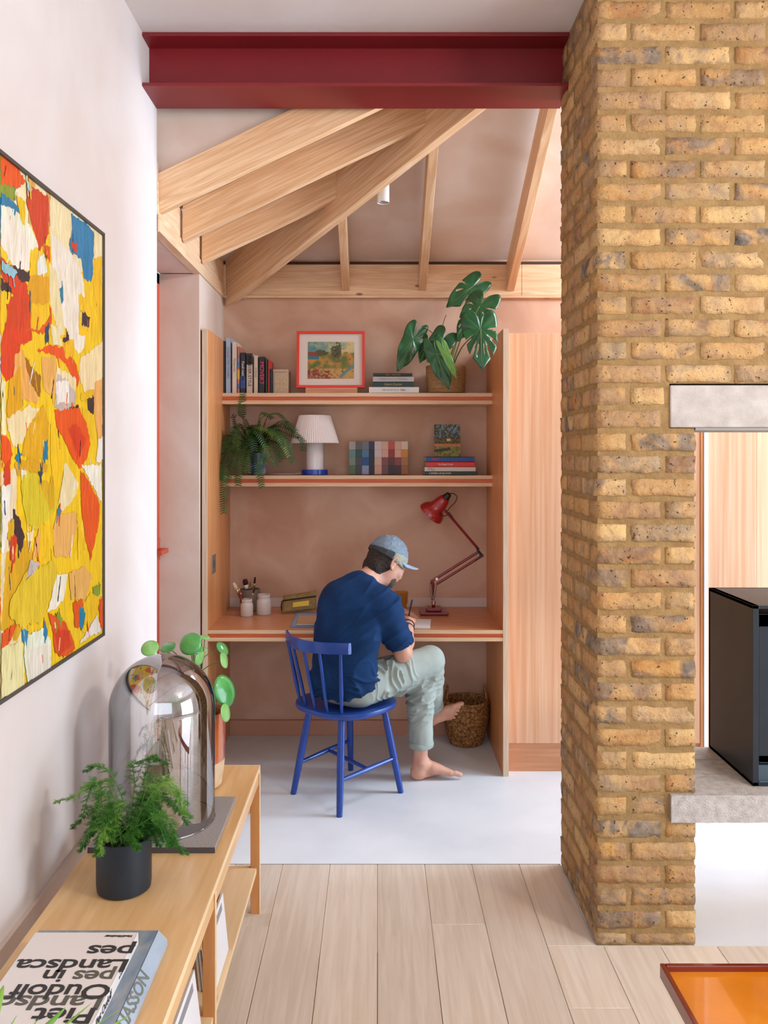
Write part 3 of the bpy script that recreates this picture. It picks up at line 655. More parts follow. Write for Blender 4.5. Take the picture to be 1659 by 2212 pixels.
z += book_flat(920, 1025.5, 986, 996.7, 4.725, z, '#25468c', 'blue book with red letters topping the right-hand stack', G2, title='NAY', ink=cover('redink', '#c8342e'), tsize=.022, tx=-.08)
sp_ = thing('small_painting', (W(966, 0, 4.8).x, 4.8, z), 'small unframed landscape painting of trees leaning on top of the book stack', 'painting')
tb = Matrix.Translation((W(938.5, 0, 4.79).x, 4.79, z + .001)) @ Matrix.Rotation(math.radians(90 - 6), 4, 'X')
wq = (995 - 939) * 4.79 / F; hq = (986 - 916) * 4.79 / F
MB().box(0, wq, 0, hq, -.010, 0, tb).build('canvas', pm('canvas_edge', '#57503e', rough=.8), sp_, bevel=.001)
def trees(u, v):
    n = nz2(u, v, 11, 21); n2 = nz2(u, v, 26, 4)
    if v < .33: return mixc((150, 142, 62), (92, 96, 44), .4 + n * 1.4) if not (.14 < v - .1 * u < .22 and u < .6) else (56, 60, 40)
    if v < .4: return mixc((206, 134, 84), (180, 96, 66), n2 + .5)
    if abs(u - .55) < .07 and .48 < v < .56: return (214, 178, 116)
    if n + n2 * .6 > .12 and v > .6: return mixc((68, 104, 150), (120, 140, 160), v)
    if v < .62 and n2 > .3: return (176, 104, 58)
    return mixc((38, 46, 34), (110, 104, 52), .5 + n2 * 1.1)
m = MB(); grid_art(m, tb @ Matrix.Translation((0, 0, .0006)), wq, hq, 40, 50, trees); m.build('paint_layer', ART, sp_, attr='Col')

# ------------------------------------------------------------------ desk things
PORC = pm('white_stoneware', '#d9d2cc', rough=.4, coat=.2)
def jar(px, py, r, h, label, neck=.8):
    Y = (H - DZ) * F / (py - CY) + r; c = ((px - CX) * Y / F, Y, DZ + .0003)
    t = thing('paint_jar', c, label, 'jar', 'jars at the left end of the desk')
    MB().lathe([(r * .9, 0), (r, .005), (r, h * .62), (r * .95, h * .72), (r * neck, h * .8), (r * neck, h * .84), (r * (neck + .08), h * .86), (r * (neck + .08), h), (r * (neck - .04), h), (r * (neck - .04), h * .8), (r * .85, h * .6), (r * .85, .01), (.001, .01)], c, 36).build('jar_body', PORC, t, smooth='auto')
    return Vector(c)
j1 = jar(533, 1333, .0345, .093, 'smaller white stoneware jar holding thin paintbrushes')
j2 = jar(570, 1330, .040, .111, 'larger empty white stoneware jar')
gp = thing('brush_pot', (W(540, 0, 4.84).x, 4.84, DZ), 'grey stoneware pot behind the white jars', 'pot')
gc = Vector((W(540, 0, 4.84).x, 4.84, DZ + .0003))
MB().lathe([(.052, 0), (.056, .004), (.056, .118), (.053, .122), (.050, .118), (.050, .01), (.001, .01)], gc, 36).build('pot_body', pm('grey_stoneware', '#77685c', rough=.6), gp, smooth='auto')
FER = pm('brass_ferrule', '#c8b48a', rough=.3, metal=.8); BRH = pm('red_brush_handle', '#6e1f22', rough=.4); BRW = pm('bristle_white', '#d9c7b4', rough=.9); BRD = pm('bristle_dark', '#43201c', rough=.9); BRO = pm('tan_brush_handle', '#a8743c', rough=.4)
def brush(base, tip, w, hm, bm_, label, fm=None):
    a, b = Vector(base), Vector(tip); t = thing('paintbrush', a, label, 'paintbrush', 'paintbrushes on the desk')
    MB().tube([a, a.lerp(b, .4), a.lerp(b, .66)], [w * .25, w * .42, w * .34], 8).build('handle', hm, t, smooth=True)
    MB().tube([a.lerp(b, .66), a.lerp(b, .8)], [w * .36, w * .5], 8).build('ferrule', fm or FER, t, smooth=True)
    MB().tube([a.lerp(b, .8), a.lerp(b, .9), b], [w * .5, w * .56, w * .42], 8).build('bristles', bm_, t, smooth=True)
j1z = j1 + Vector((0, 0, .012)); gcz = gc + Vector((0, 0, .012))
brush(j1z + Vector((.012, -.004, 0)), W(504, 1259, 4.66), .02, BRH, BRW, 'flat paintbrush with pale bristles and dark red handle leaning left from the white jar')
brush(j1z + Vector((.01, .01, 0)), W(514, 1268, 4.69), .010, BRH, FER, 'thin paintbrush beside the flat pale one in the white jar')
brush(j1z + Vector((-.01, .008, 0)), W(551, 1270, 4.68), .009, BRO, BRD, 'thin tan paintbrush leaning right from the white jar')
brush(gcz + Vector((0, .0, 0)), W(529, 1251, 4.85), .028, BRD, BRD, 'wide dark paintbrush with a white band standing in the grey pot', WHITEP)
brush(gcz + Vector((.01, .02, 0)), W(551, 1247, 4.84), .011, BRO, BRD, 'slender dark tipped paintbrush standing at the right of the grey pot')
brush(gcz + Vector((-.01, .02, 0)), W(541, 1256, 4.86), .008, BRO, BRO, 'fine tan paintbrush in the middle of the grey pot')
# olive pouch
po = thing('pencil_pouch', (W(646, 0, 4.75).x, 4.75, DZ), 'olive canvas pencil pouch with a yellow glint painted on its window lying on the desk', 'pouch')
OLV = pm('olive_canvas', '#8a713e', '#9b8350', rough=.7, scale=40, bump=.2)
A_ = [W(609, 1326, 4.72), W(682, 1318, 4.74), W(683, 1278, 4.80), W(612, 1289, 4.80)]
for p in A_: p.z = max(p.z + .004, DZ + .009)
m = MB(); nx, ny = 14, 10; g = []
for i in range(nx + 1):
    for j in range(ny + 1):
        u, v = i / nx, j / ny; p = A_[0].lerp(A_[1], u).lerp(A_[3].lerp(A_[2], u), v)
        b_ = (1 - (2 * u - 1) ** 4) * (math.sin(min(1, v * 1.6) * math.pi) if v < .62 else .2 * (1 - v)) * .022
        g.append(p + Vector((0, -b_, .0 + (0)))); 
m.add(g, [(i * (ny + 1) + j, (i + 1) * (ny + 1) + j, (i + 1) * (ny + 1) + j + 1, i * (ny + 1) + j + 1) for i in range(nx) for j in range(ny)])
m.build('canvas_body', OLV, po, smooth=True, solid=.006)
zb_ = [A_[0].lerp(A_[3], .72), A_[1].lerp(A_[2], .72)]
MB().tube([zb_[0].lerp(zb_[1], k / 8) + Vector((0, -.006, 0)) for k in range(9)], .0045, 8).build('zip', pm('black_zip', '#1d1a18', rough=.6), po, smooth=True)
w0 = A_[0].lerp(A_[3], .3).lerp(A_[1].lerp(A_[2], .3), .32); w1 = A_[0].lerp(A_[3], .3).lerp(A_[1].lerp(A_[2], .3), .8)
w2 = A_[0].lerp(A_[3], .58).lerp(A_[1].lerp(A_[2], .58), .8); w3 = A_[0].lerp(A_[3], .58).lerp(A_[1].lerp(A_[2], .58), .32)
MB().prism([p + Vector((0, -.030, 0)) for p in (w0, w1, w2, w3)], (0, .002, 0)).build('window_glint', pm('yellow_glint', '#dcc257', rough=.15, metal=.4), po, bevel=.0006)  # opaque yellow panel paints the glint on the pouch window
MB().tube([zb_[0] + Vector((-.004, -.01, 0)), zb_[0] + Vector((-.008, -.012, -.03)), zb_[0] + Vector((-.003, -.012, -.062))], .0035, 8).build('side_loop', MATS['black_zip'], po, smooth=True)
# blue folder and tan pad
fo = thing('blue_folder', (W(665, 0, 4.5).x, 4.5, DZ), 'flat blue folder lying on the desk left of the man', 'folder')
def quad_slab(name, mat, pts, z, t, parent):
    return MB().prism([(p[0], p[1], z) for p in pts], (0, 0, t)).build(name, mat, parent, bevel=.0006)
def floorpt(px, py, z): Y = (H - z) * F / (py - CY); return ((px - CX) * Y / F, Y)
quad_slab('cover', pm('folder_blue', '#7d92b3', rough=.55), [floorpt(627, 1355, DZ), floorpt(736, 1355, DZ), floorpt(742, 1325, DZ), floorpt(640, 1325, DZ)], DZ + .0003, .005, fo)
quad_slab('inner_sheet', pm('folder_inner', '#93a5c0', rough=.55), [floorpt(632, 1353, DZ), floorpt(734, 1353, DZ), floorpt(739, 1328, DZ), floorpt(643, 1328, DZ)], DZ + .0055, .001, fo)
np_ = thing('sketch_pad', (W(680, 0, 4.5).x, 4.5, DZ + .0068), 'tan sketch pad lying on the blue folder', 'pad')
pts_ = [floorpt(640, 1349, DZ + .01), floorpt(725, 1349, DZ + .01), floorpt(728, 1331, DZ + .01), floorpt(645, 1331, DZ + .01)]
quad_slab('pages', PAGE, pts_, DZ + .007, .005, np_); quad_slab('cover', pm('tan_card', '#c39670', rough=.7), pts_, DZ + .0122, .001, np_)
# amber tumbler
gt = thing('amber_tumbler', (W(866, 0, 4.80).x, 4.80, DZ), 'ribbed amber glass tumbler standing on the desk beyond the man', 'glass')
gtc = Vector((W(866, 0, 4.80).x, 4.80, DZ + .0003))
AMB = bpy.data.materials.new('amber_glass'); AMB.use_nodes = True; ab = AMB.node_tree.nodes['Principled BSDF']
ab.inputs['Base Color'].default_value = lin('#e6bf72'); ab.inputs['Transmission Weight'].default_value = .85; ab.inputs['Roughness'].default_value = .06; ab.inputs['IOR'].default_value = 1.3
MB().lathe([(.03, 0), (.031, .004), (.033, .04), (.036, .044), (.0365, .052), (.0385, .056), (.0405, .112), (.0385, .112), (.036, .06), (.031, .045), (.028, .008), (.001, .008)], gtc, 48).build('tumbler', AMB, gt, smooth='auto')
# anglepoise desk lamp
lp = thing('desk_lamp', (.305, 4.75, DZ), 'dark red jointed desk lamp with a bell shade and chrome springs', 'desk lamp')
LR = pm('lamp_dark_red', '#7a1220', '#84161f', rough=.3, coat=.5, scale=3); LB = pm('lamp_black', '#17191b', rough=.45); CHR = pm('lamp_chrome', '#c9c5c0', rough=.2, metal=1)
LS = pm('lamp_bright_red', '#a31a20', rough=.28, coat=.6); YL = 4.75
def lp_(px, py, dy=0): return W(px, py, YL) + Vector((0, dy, 0))
bc = Vector((W(936.5, 0, YL).x, YL, DZ + .0003))
m = MB(); hw = .078
m.box(-hw, hw, -.078, .078, .003, .017, Matrix.Translation(bc)); m.box(-.043, .043, -.043, .043, .017, .037, Matrix.Translation(bc)); m.build('base', LR, lp, bevel=.005)
box('base_pad', LB, bc.x - hw + .006, bc.x + hw - .006, YL - .072, YL + .072, DZ + .0003, DZ + .0035, lp)
post = [bc + Vector((0, 0, .037)), lp_(934.5, 1262)]
MB().tube([post[0], post[0].lerp(post[1], .12), post[0].lerp(post[1], .25)], [.009, .008, .006], 12).build('stem', LR, lp, smooth=True)
MB().tube([post[0] + Vector((0, 0, .012)), post[0] + Vector((0, 0, .032))], .012, 14).build('collar', CHR, lp, smooth='auto')
MB().tube([lp_(934.5, 1296), lp_(934, 1258)], [.008, .011], 10).build('bracket', LR, lp, smooth='auto')
def spring(a, b, r=.0055, turns=16):
    a, b = Vector(a), Vector(b); n = turns * 8; t = (b - a).normalized(); u = t.orthogonal().normalized(); w = t.cross(u)
    MB().tube([a.lerp(b, k / n) + (u * math.cos(k * math.pi / 4) + w * math.sin(k * math.pi / 4)) * r for k in range(n + 1)], .0016, 5).build('spring', CHR, lp, smooth=True)
spring(lp_(930, 1261, -.012), lp_(933, 1292, -.012)); spring(lp_(941, 1262, -.012), lp_(936, 1294, -.012)); spring(lp_(930, 1261, .012), lp_(933, 1292, .012))
EL = lp_(1038, 1190)
MB().tube([lp_(930, 1257), lp_(1034, 1192)], .0075, 8).build('lower_arm', LR, lp, smooth='auto')
MB().tube([lp_(943, 1262), lp_(1044, 1199)], .0072, 8).build('lower_arm', LR, lp, smooth='auto')
m = MB()
for dy in (-.009, .009): m.prism([lp_(1027, 1181, dy), lp_(1034, 1187, dy), lp_(1044.5, 1199, dy), lp_(1040, 1201, dy), lp_(1032, 1194, dy)], (0, .002, 0))
m.build('elbow_bracket', LB, lp)
for a_, b_ in ((lp_(943, 1250), lp_(948, 1256)),): MB().tube([a_ + Vector((0, -.014, 0)), a_ + Vector((0, .014, 0))], .008, 12).build('knuckle', CHR, lp, smooth='auto')
MB().tube([lp_(1034, 1187), lp_(962, 1103)], .0076, 8).build('upper_arm', LR, lp, smooth='auto')
# shade: axis from socket to mouth
mo = lp_(924, 1115); so_ = lp_(966, 1072); ax = (mo - so_).normalized(); Ls = (mo - so_).length
ms = frame_m(so_, ax.orthogonal(), ax.cross(ax.orthogonal())); 
if (ms.to_3x3() @ Vector((0, 0, 1))).dot(ax) < 0: ms = ms @ Matrix.Rotation(math.pi, 4, 'X')
yaw = Matrix.Rotation(0, 4, 'Z')
# turn the mouth slightly to the viewer
T0 = Matrix.Translation(so_); ms = T0 @ Matrix.Rotation(math.radians(-28), 4, 'Z') @ T0.inverted() @ ms
prof = [(.024, .012), (.031, .022), (.037, .04), (.041, .062), (.045, .078), (.052, .088), (.065, .098), (.073, .112), (.077, .128)]
prof = [(r_, z_ * Ls / .140) for r_, z_ in prof]
MB().lathe(prof, n=40, M=ms, cap0=True, cap1=False).build('lamp_shade', LS, lp, smooth=True)
MB().lathe([(max(r_ - .0025, .001), z_ + .0005) for r_, z_ in prof], n=40, M=ms, cap0=True, cap1=False).build('shade_lining', pm('shade_white', '#e6e0d8', rough=.3, metal=.3), lp, smooth=True)
MB().lathe([(.001, .05), (.012, .055), (.020, .075), (.024, .09), (.018, .104), (.001, .11)], n=20, M=ms).build('bulb', pm('frosted_bulb', '#ece6dc', rough=.3), lp, smooth=True)
MB().lathe([(.010, -.02), (.016, -.016), (.018, -.002), (.021, .003), (.022, .018)], n=20, M=ms).build('socket', LB, lp, smooth='auto')
tp = ms @ Vector((0, 0, -.018))
def bez(pts, n=30):
    P = [Vector(p) for p in pts]; out = []
    P = [P[0]] + P + [P[-1]]
    for i in range(1, len(P) - 2):
        for k in range(n // (len(P) - 3)):
            t = k / (n // (len(P) - 3)); a, b, c_, d_ = P[i - 1:i + 3]
            out.append(.5 * ((2 * b) + (c_ - a) * t + (2 * a - 5 * b + 4 * c_ - d_) * t * t + (3 * b - a - 3 * c_ + d_) * t ** 3))
    out.append(P[-1]); return out
MB().tube(bez([tp, lp_(979, 1066), lp_(987, 1073), lp_(983, 1085), lp_(973, 1095), lp_(966, 1104)]), .0025, 6).build('cord', LB, lp, smooth=True)
MB().tube(bez([lp_(950, 1108, -.01), lp_(957, 1114), lp_(966, 1113), lp_(972, 1106)]), .0025, 6).build('cord', LB, lp, smooth=True)
MB().tube(bez([lp_(968, 1107, -.01), lp_(975, 1113, -.01), lp_(980, 1124, -.01)]), .0022, 6).build('cord', LB, lp, smooth=True)
MB().tube(bez([lp_(1028, 1180, -.01), lp_(1034, 1190, -.012), lp_(1036, 1203, -.01), lp_(1026, 1210, -.01)]), .0025, 6).build('cord', LB, lp, smooth=True)
MB().tube([ms @ Vector((.0, -.0, .055)), lp_(962, 1103)], .006, 8).build('shade_joint', LR, lp, smooth='auto')
# open notebook under the hands
nb = thing('notebook', (.2, 4.42, DZ), 'small open white notebook under the man\'s writing hand', 'notebook')
quad_slab('pages', pm('white_page', '#e6e0dc', rough=.7), [(.085, 4.34), (.265, 4.325), (.285, 4.53), (.105, 4.545)], DZ + .0003, .010, nb)
# wicker basket
bk = thing('wicker_basket', (.497, 4.80, 0), 'round woven seagrass basket with two loop handles under the desk', 'basket')
WK = pm('seagrass', '#6e4220', '#c69558', rough=.8, scale=70, c3='#9c6a3a', bump=.5)
prof = []; NR = 34
for j in range(NR + 1):
    t = j / NR; r_ = .088 + .042 * math.sin(min(t * 1.15, 1) * math.pi * .5) - .012 * max(0, t - .6); prof.append((r_, .002 + t * .235))
def weave(k, j, a): return .0035 * (1 if (k // 2 + j) % 2 else -1)
MB().lathe([(.001, .002)] + prof + [(r_ - .012, z_) for r_, z_ in prof[::-1]] + [(.001, .012)], bk.location, 120, ripple=lambda k, j, a: weave(k, j, a) if 0 < j <= NR + 1 else 0).build('woven_body', WK, bk, smooth=True)
MB().tube([Vector((.497 + .12 * math.cos(2 * math.pi * k / 60), 4.80 + .12 * math.sin(2 * math.pi * k / 60), .238 + .002 * (k % 2))) for k in range(61)], .0075, 8).build('rim', WK, bk, smooth=True)
for s_, (hx_, hy_) in ((1, (1, 0)), (-1, (-1, 0))):
    pts = [Vector((.497 + s_ * (.113 - .01 * math.sin(math.pi * k / 14)), 4.80 + .045 * math.cos(math.pi * k / 14) * (1), .23 + .09 * math.sin(math.pi * k / 14))) for k in range(15)]
    MB().tube(pts, .006, 8).build('handle', WK, bk, smooth=True)
# ------------------------------------------------------------------ blue chair
CC = Vector((-.149, 4.096, 0)); fd = Vector((.68, .733, 0)).normalized(); rt = Vector((fd.y, -fd.x, 0))
def cl_(f, r, z): return CC + fd * f + rt * r + Vector((0, 0, z))
chair = thing('spindle_chair', CC, 'cobalt blue painted wooden spindle back chair the man sits on', 'chair')
BL = pm('cobalt_paint', '#0a3888', '#0e4098', rough=.38, scale=4, coat=.25)
m = MB(); n = 48; rings = []
def seat_r(a):
    c, s = abs(math.cos(a)), abs(math.sin(a)); e = 2.5
    return .226 / ((c ** e + s ** e) ** (1 / e))
def ring(scale, z): return [cl_(math.cos(2 * math.pi * k / n) * seat_r(2 * math.pi * k / n) * scale, math.sin(2 * math.pi * k / n) * seat_r(2 * math.pi * k / n) * scale, z) for k in range(n)]
R0 = [ring(.90, .409), ring(.975, .418), ring(1.0, .43), ring(.99, .441), ring(.94, .444), ring(.7, .436), ring(.3, .431)]
vs = [p for r_ in R0 for p in r_]; fs = [(i * n + k, i * n + (k + 1) % n, (i + 1) * n + (k + 1) % n, (i + 1) * n + k) for i in range(6) for k in range(n)]
fs += [tuple(range(n))[::-1], tuple(range(6 * n, 7 * n))]
m.add(vs, fs); m.build('seat', BL, chair, smooth='auto')
legs = {}
for nm, (bx_, by_) in dict(rr=(-.169, 3.822), rl=(-.400, 4.078), fr=(.113, 4.094), fl=(-.136, 4.385)).items():
    b_ = Vector((bx_, by_, 0)); t_ = CC + (b_ - CC) * .68 + Vector((0, 0, .418)); legs[nm] = (b_, t_)
    MB().tube([b_, b_.lerp(t_, .1), b_.lerp(t_, .5), t_], [.0135, .0148, .0175, .0155], 16).build('leg', BL, chair, smooth='auto')
def onleg(k, z): b_, t_ = legs[k]; return b_.lerp(t_, z / .418)
sA = (onleg('rr', .148), onleg('fr', .165)); sB = (onleg('rl', .148), onleg('fl', .165))
for s_ in (sA, sB): MB().tube([s_[0], s_[0].lerp(s_[1], .5), s_[1]], [.0085, .012, .0085], 12).build('stretcher', BL, chair, smooth='auto')
MB().tube([sB[0].lerp(sB[1], .55), sB[0].lerp(sB[1], .55).lerp(sA[0].lerp(sA[1], .5), .5), sA[0].lerp(sA[1], .5)], [.008, .011, .008], 12).build('stretcher', BL, chair, smooth='auto')
def railp(r_, z, o_=0): return cl_(-.275 + .085 * (r_ / .21) ** 2 - o_, r_, z)
m = MB(); NS = 28; vs = []
for k in range(NS + 1):
    r_ = -.212 + .424 * k / NS; u = abs(k / NS * 2 - 1); top = .776 - .004 * (1 - u) ; bot = .722 + .004 * u
    for (o_, z) in ((-.009, bot), (.009, bot), (.011, (top + bot) / 2), (.007, top), (-.006, top), (-.009, (top + bot) / 2)): vs.append(railp(r_, z, o_))
fs = [(i * 6 + k, i * 6 + (k + 1) % 6, (i + 1) * 6 + (k + 1) % 6, (i + 1) * 6 + k) for i in range(NS) for k in range(6)] + [tuple(range(6))[::-1], tuple(range(NS * 6, NS * 6 + 6))]
m.add(vs, fs); m.build('top_rail', BL, chair, smooth='auto', bevel=.002)
for r0_, r1_ in ((-.142, -.178), (-.075, -.092), (-.004, -.002), (.067, .088), (.137, .178)):
    p0_ = cl_(-.195 + .03 * (r0_ / .14) ** 2, r0_, .432); p1_ = railp(r1_, .735)
    MB().tube([p0_, p0_.lerp(p1_, .35), p1_], [.0062, .0085 if abs(r1_) < .15 else .0105, .0068], 12).build('spindle', BL, chair, smooth='auto')

# ------------------------------------------------------------------ signed distance modelling (numpy, surface nets)
class SDF:
    def __init__(s, lo, hi, h):
        s.lo = np.array(lo, float); s.h = h; s.n = (np.ceil((np.array(hi) - lo) / h).astype(int) + 1)
        s.f = np.full(s.n, .05, np.float32)
    def sub(s, lo, hi, m=.05):
        a = np.clip(np.floor((np.array(lo) - m - s.lo) / s.h).astype(int), 0, s.n); b = np.clip(np.ceil((np.array(hi) + m - s.lo) / s.h).astype(int) + 1, 0, s.n)
        sl_ = tuple(slice(a[i], b[i]) for i in range(3))
        g = [((np.arange(a[i], b[i]) * s.h + s.lo[i]).astype(np.float32)) for i in range(3)]
        return sl_, g[0][:, None, None], g[1][None, :, None], g[2][None, None, :]
    def put(s, sl_, d, k, cut=False):
        f = s.f[sl_]
        if cut: s.f[sl_] = np.maximum(f, -d); return
        if k > 0:
            h_ = np.clip(.5 + .5 * (f - d) / k, 0, 1); s.f[sl_] = f * (1 - h_) + d * h_ - k * h_ * (1 - h_)
        else: s.f[sl_] = np.minimum(f, d)
    def cap(s, a, b, ra, rb=None, k=.02, w=None, sq=1.0, cut=False, flat=False):
        """tapered capsule; w, sq: widen by sq along the axis w; flat: square ends"""
        rb = ra if rb is None else rb; a = np.array(a, float); b = np.array(b, float); R = max(ra, rb) * max(sq, 1)
        sl_, X_, Y_, Z_ = s.sub(np.minimum(a, b) - R, np.maximum(a, b) + R)
        ab = b - a; L2 = max(float(ab @ ab), 1e-9); px, py, pz = X_ - a[0], Y_ - a[1], Z_ - a[2]
        t = (px * ab[0] + py * ab[1] + pz * ab[2]) / L2
        if flat:
            tt = t; L_ = math.sqrt(L2)
        tc = np.clip(t, 0, 1); qx, qy, qz = px - tc * ab[0], py - tc * ab[1], pz - tc * ab[2]
        if w is not None:
            w = np.array(w, float); w = w / np.linalg.norm(w); c = (qx * w[0] + qy * w[1] + qz * w[2]) * (1 - 1 / sq); qx, qy, qz = qx - c * w[0], qy - c * w[1], qz - c * w[2]
        d = np.sqrt(qx * qx + qy * qy + qz * qz) - (ra + (rb - ra) * tc)
        if flat: d = np.maximum(d, np.maximum(-tt, tt - 1) * L_)
        s.put(sl_, d.astype(np.float32), k, cut); return s
    def ell(s, c, ax, r, k=.02, cut=False):
        """ellipsoid: centre, three unit axes, three radii"""
        c = np.array(c, float); R = max(r); sl_, X_, Y_, Z_ = s.sub(c - R, c + R); x, y, z = X_ - c[0], Y_ - c[1], Z_ - c[2]
        k0 = 0; k1 = 0
        for a_, q in zip(ax, r):
            u = x * a_[0] + y * a_[1] + z * a_[2]; k0 = k0 + (u / q) ** 2; k1 = k1 + (u / q ** 2) ** 2
        k0 = np.sqrt(k0); k1 = np.sqrt(k1) + 1e-9; s.put(sl_, (k0 * (k0 - 1) / k1).astype(np.float32), k, cut); return s
    def plane(s, p, nrm_, k=0):
        """keep the side that nrm_ points away from"""
        g = [(np.arange(s.n[i]) * s.h + s.lo[i]).astype(np.float32) for i in range(3)]; nrm_ = np.array(nrm_, float); nrm_ = nrm_ / np.linalg.norm(nrm_)
        d = (g[0][:, None, None] - p[0]) * nrm_[0] + (g[1][None, :, None] - p[1]) * nrm_[1] + (g[2][None, None, :] - p[2]) * nrm_[2]
        s.f = np.maximum(s.f, d.astype(np.float32)); return s
    def mesh(s, name, mat, parent, folds=None, it=1):
        f = s.f; ins = f < 0; n0, n1, n2 = [v - 1 for v in s.n]
        cnt = np.zeros((n0, n1, n2), np.int8)
        for i in (0, 1):
            for j in (0, 1):
                for k in (0, 1): cnt += ins[i:n0 + i, j:n1 + j, k:n2 + k]
        act = (cnt > 0) & (cnt < 8); I = np.argwhere(act); idx = -np.ones((n0, n1, n2), np.int64); idx[act] = np.arange(len(I))
        acc = np.zeros((len(I), 3)); num = np.zeros(len(I))
        C_ = [(i, j, k) for i in (0, 1) for j in (0, 1) for k in (0, 1)]
        val = {c: f[I[:, 0] + c[0], I[:, 1] + c[1], I[:, 2] + c[2]] for c in C_}
        for c in C_:
            for ax_ in range(3):
                if c[ax_]: continue
                d = list(c); d[ax_] = 1; d = tuple(d); va, vb = val[c], val[d]; mk = (va < 0) != (vb < 0)
                t = np.where(mk, va / np.where(mk, va - vb, 1), 0); p = np.tile(np.array(c, float), (len(I), 1)); p[:, ax_] = t
                acc[mk] += p[mk]; num[mk] += 1
        P = (I + acc / num[:, None]) * s.h + s.lo
        Q = []
        for ax_ in range(3):
            u, v = [(1, 2), (2, 0), (0, 1)][ax_]
            a_ = [slice(1, None)] * 3; b_ = [slice(1, None)] * 3
            A = np.take(ins, range(0, s.n[ax_] - 1), axis=ax_); B = np.take(ins, range(1, s.n[ax_]), axis=ax_)
            E = np.argwhere(A != B); 
            ok = (E[:, u] > 0) & (E[:, v] > 0) & (E[:, u] < s.n[u] - 1) & (E[:, v] < s.n[v] - 1); E = E[ok]
            def cell(du, dv): q = E.copy(); q[:, u] -= du; q[:, v] -= dv; return idx[q[:, 0], q[:, 1], q[:, 2]]
            q = np.stack([cell(1, 1), cell(0, 1), cell(0, 0), cell(1, 0)], 1)
            fl = ~A[E[:, 0], E[:, 1], E[:, 2]]; q[fl] = q[fl][:, ::-1]; Q.append(q)
        Q = np.concatenate(Q)
        for _ in range(it):                                 # light smoothing
            S_ = np.zeros_like(P); c_ = np.zeros(len(P))
            for a_, b_ in ((0, 1), (1, 2), (2, 3), (3, 0)):
                for x_, y_ in ((a_, b_), (b_, a_)):
                    for dd in range(3): S_[:, dd] += np.bincount(Q[:, x_], P[Q[:, y_], dd], len(P))
                    c_ += np.bincount(Q[:, x_], minlength=len(P))
            P = P * .5 + .5 * S_ / c_[:, None]
        me = bpy.data.meshes.new(name); me.vertices.add(len(P)); me.loops.add(len(Q) * 4); me.polygons.add(len(Q))
        me.vertices.foreach_set('co', P.astype(np.float32).ravel()); me.loops.foreach_set('vertex_index', Q.ravel().astype(np.int32))
        me.polygons.foreach_set('loop_start', np.arange(0, len(Q) * 4, 4, dtype=np.int32)); me.polygons.foreach_set('use_smooth', [True] * len(Q))
        me.update(calc_edges=True)
        if folds:
            co = np.empty(len(P) * 3, np.float32); no = np.empty(len(P) * 3, np.float32)
            me.vertices.foreach_get('co', co); me.vertex_normals.foreach_get('vector', no); co = co.reshape(-1, 3); no = no.reshape(-1, 3)
            d = np.array([folds(Vector(c)) for c in co.tolist()]); co = co + no * d[:, None]
            me.vertices.foreach_set('co', co.astype(np.float32).ravel()); me.update()
        if mat: me.materials.append(mat)
        o = bpy.data.objects.new(name, me); COL.objects.link(o)
        if parent is not None: adopt(o, parent)
        return o
V3 = Vector
def ridge(p, s_, seed=0): return 1 - 2 * abs(noise.noise(Vector((p[0] * s_[0], p[1] * s_[1], p[2] * s_[2] + seed))))
man = thing('person', CC + Vector((.1, 0, 0)), 'barefoot man in navy t-shirt, pale trousers and grey cap, writing at the desk', 'person')
SKIN = pm('skin', '#c98f78', '#d9a48c', rough=.5, scale=14, spec=.4, sub=.15)
NAVY = pm('navy_cotton', '#0f2e54', '#143865', rough=.85, scale=10, spec=.2, bump=.15, bscale=300)
SAGE = pm('sage_cotton', '#989f97', '#a8afa6', rough=.85, scale=9, spec=.2, bump=.12, bscale=300)
P_ = V3((-.150, 4.045, .54)); RT = rt; LF = -rt; FD = fd; UPZ = V3((0, 0, 1))
shR, shL = V3((.036, 3.985, .925)), V3((-.222, 4.228, .925)); elR, wrR = V3((.122, 4.075, .672)), V3((.155, 4.290, .778))
elL, wrL = V3((-.06, 4.47, .80)), V3((.06, 4.60, .783))
hipR, knR, anR = V3((-.075, 3.995, .535)), V3((.262, 4.235, .598)), V3((.280, 4.435, .285))
hipL, knL, anL = V3((-.205, 4.115, .535)), V3((.218, 4.275, .497)), V3((.215, 4.258, .10))
Hc = V3((.050, 4.235, 1.085)); az = math.radians(59); pit = math.radians(33)
HF = V3((math.sin(az) * math.cos(pit), math.cos(az) * math.cos(pit), -math.sin(pit)))
HU = V3((math.sin(az) * math.sin(pit), math.cos(az) * math.sin(pit), math.cos(pit))); HR = HF.cross(HU)
def hd(f, u, r=0): return Hc + HF * f + HU * u + HR * r
hax = (HR, HF, HU)
def toes(S, base, fwd, up, lat, s=1.0):
    """metatarsal fan and five toes; base: under the ankle front, lat points to the big toe side"""
    for k in range(5):
        l_ = (.030 - .0165 * k) * s; L_ = (.118 - .007 * k - (.004 * k * k * .35)) * s
        kn = base + fwd * (L_ * .78) + lat * l_ + up * (.002)
        S.cap(base + fwd * .01 + up * (.028 - .002 * k) + lat * l_ * .45, kn + up * .006, .023 * s, .0145 * s, k=.014)
        r_ = (.0125 if k == 0 else .0088 - .0004 * k) * s; tl_ = (.048 if k == 0 else .040 - .004 * k) * s
        mid = kn + fwd * tl_ * .5 + lat * (l_ * .10) + up * (.004 * s); tip = kn + fwd * tl_ + lat * (l_ * .14) - up * (.004 * s)
        S.cap(kn, mid, r_ * 1.05, r_, k=.006); S.cap(mid, tip, r_, r_ * 1.02, k=.003)
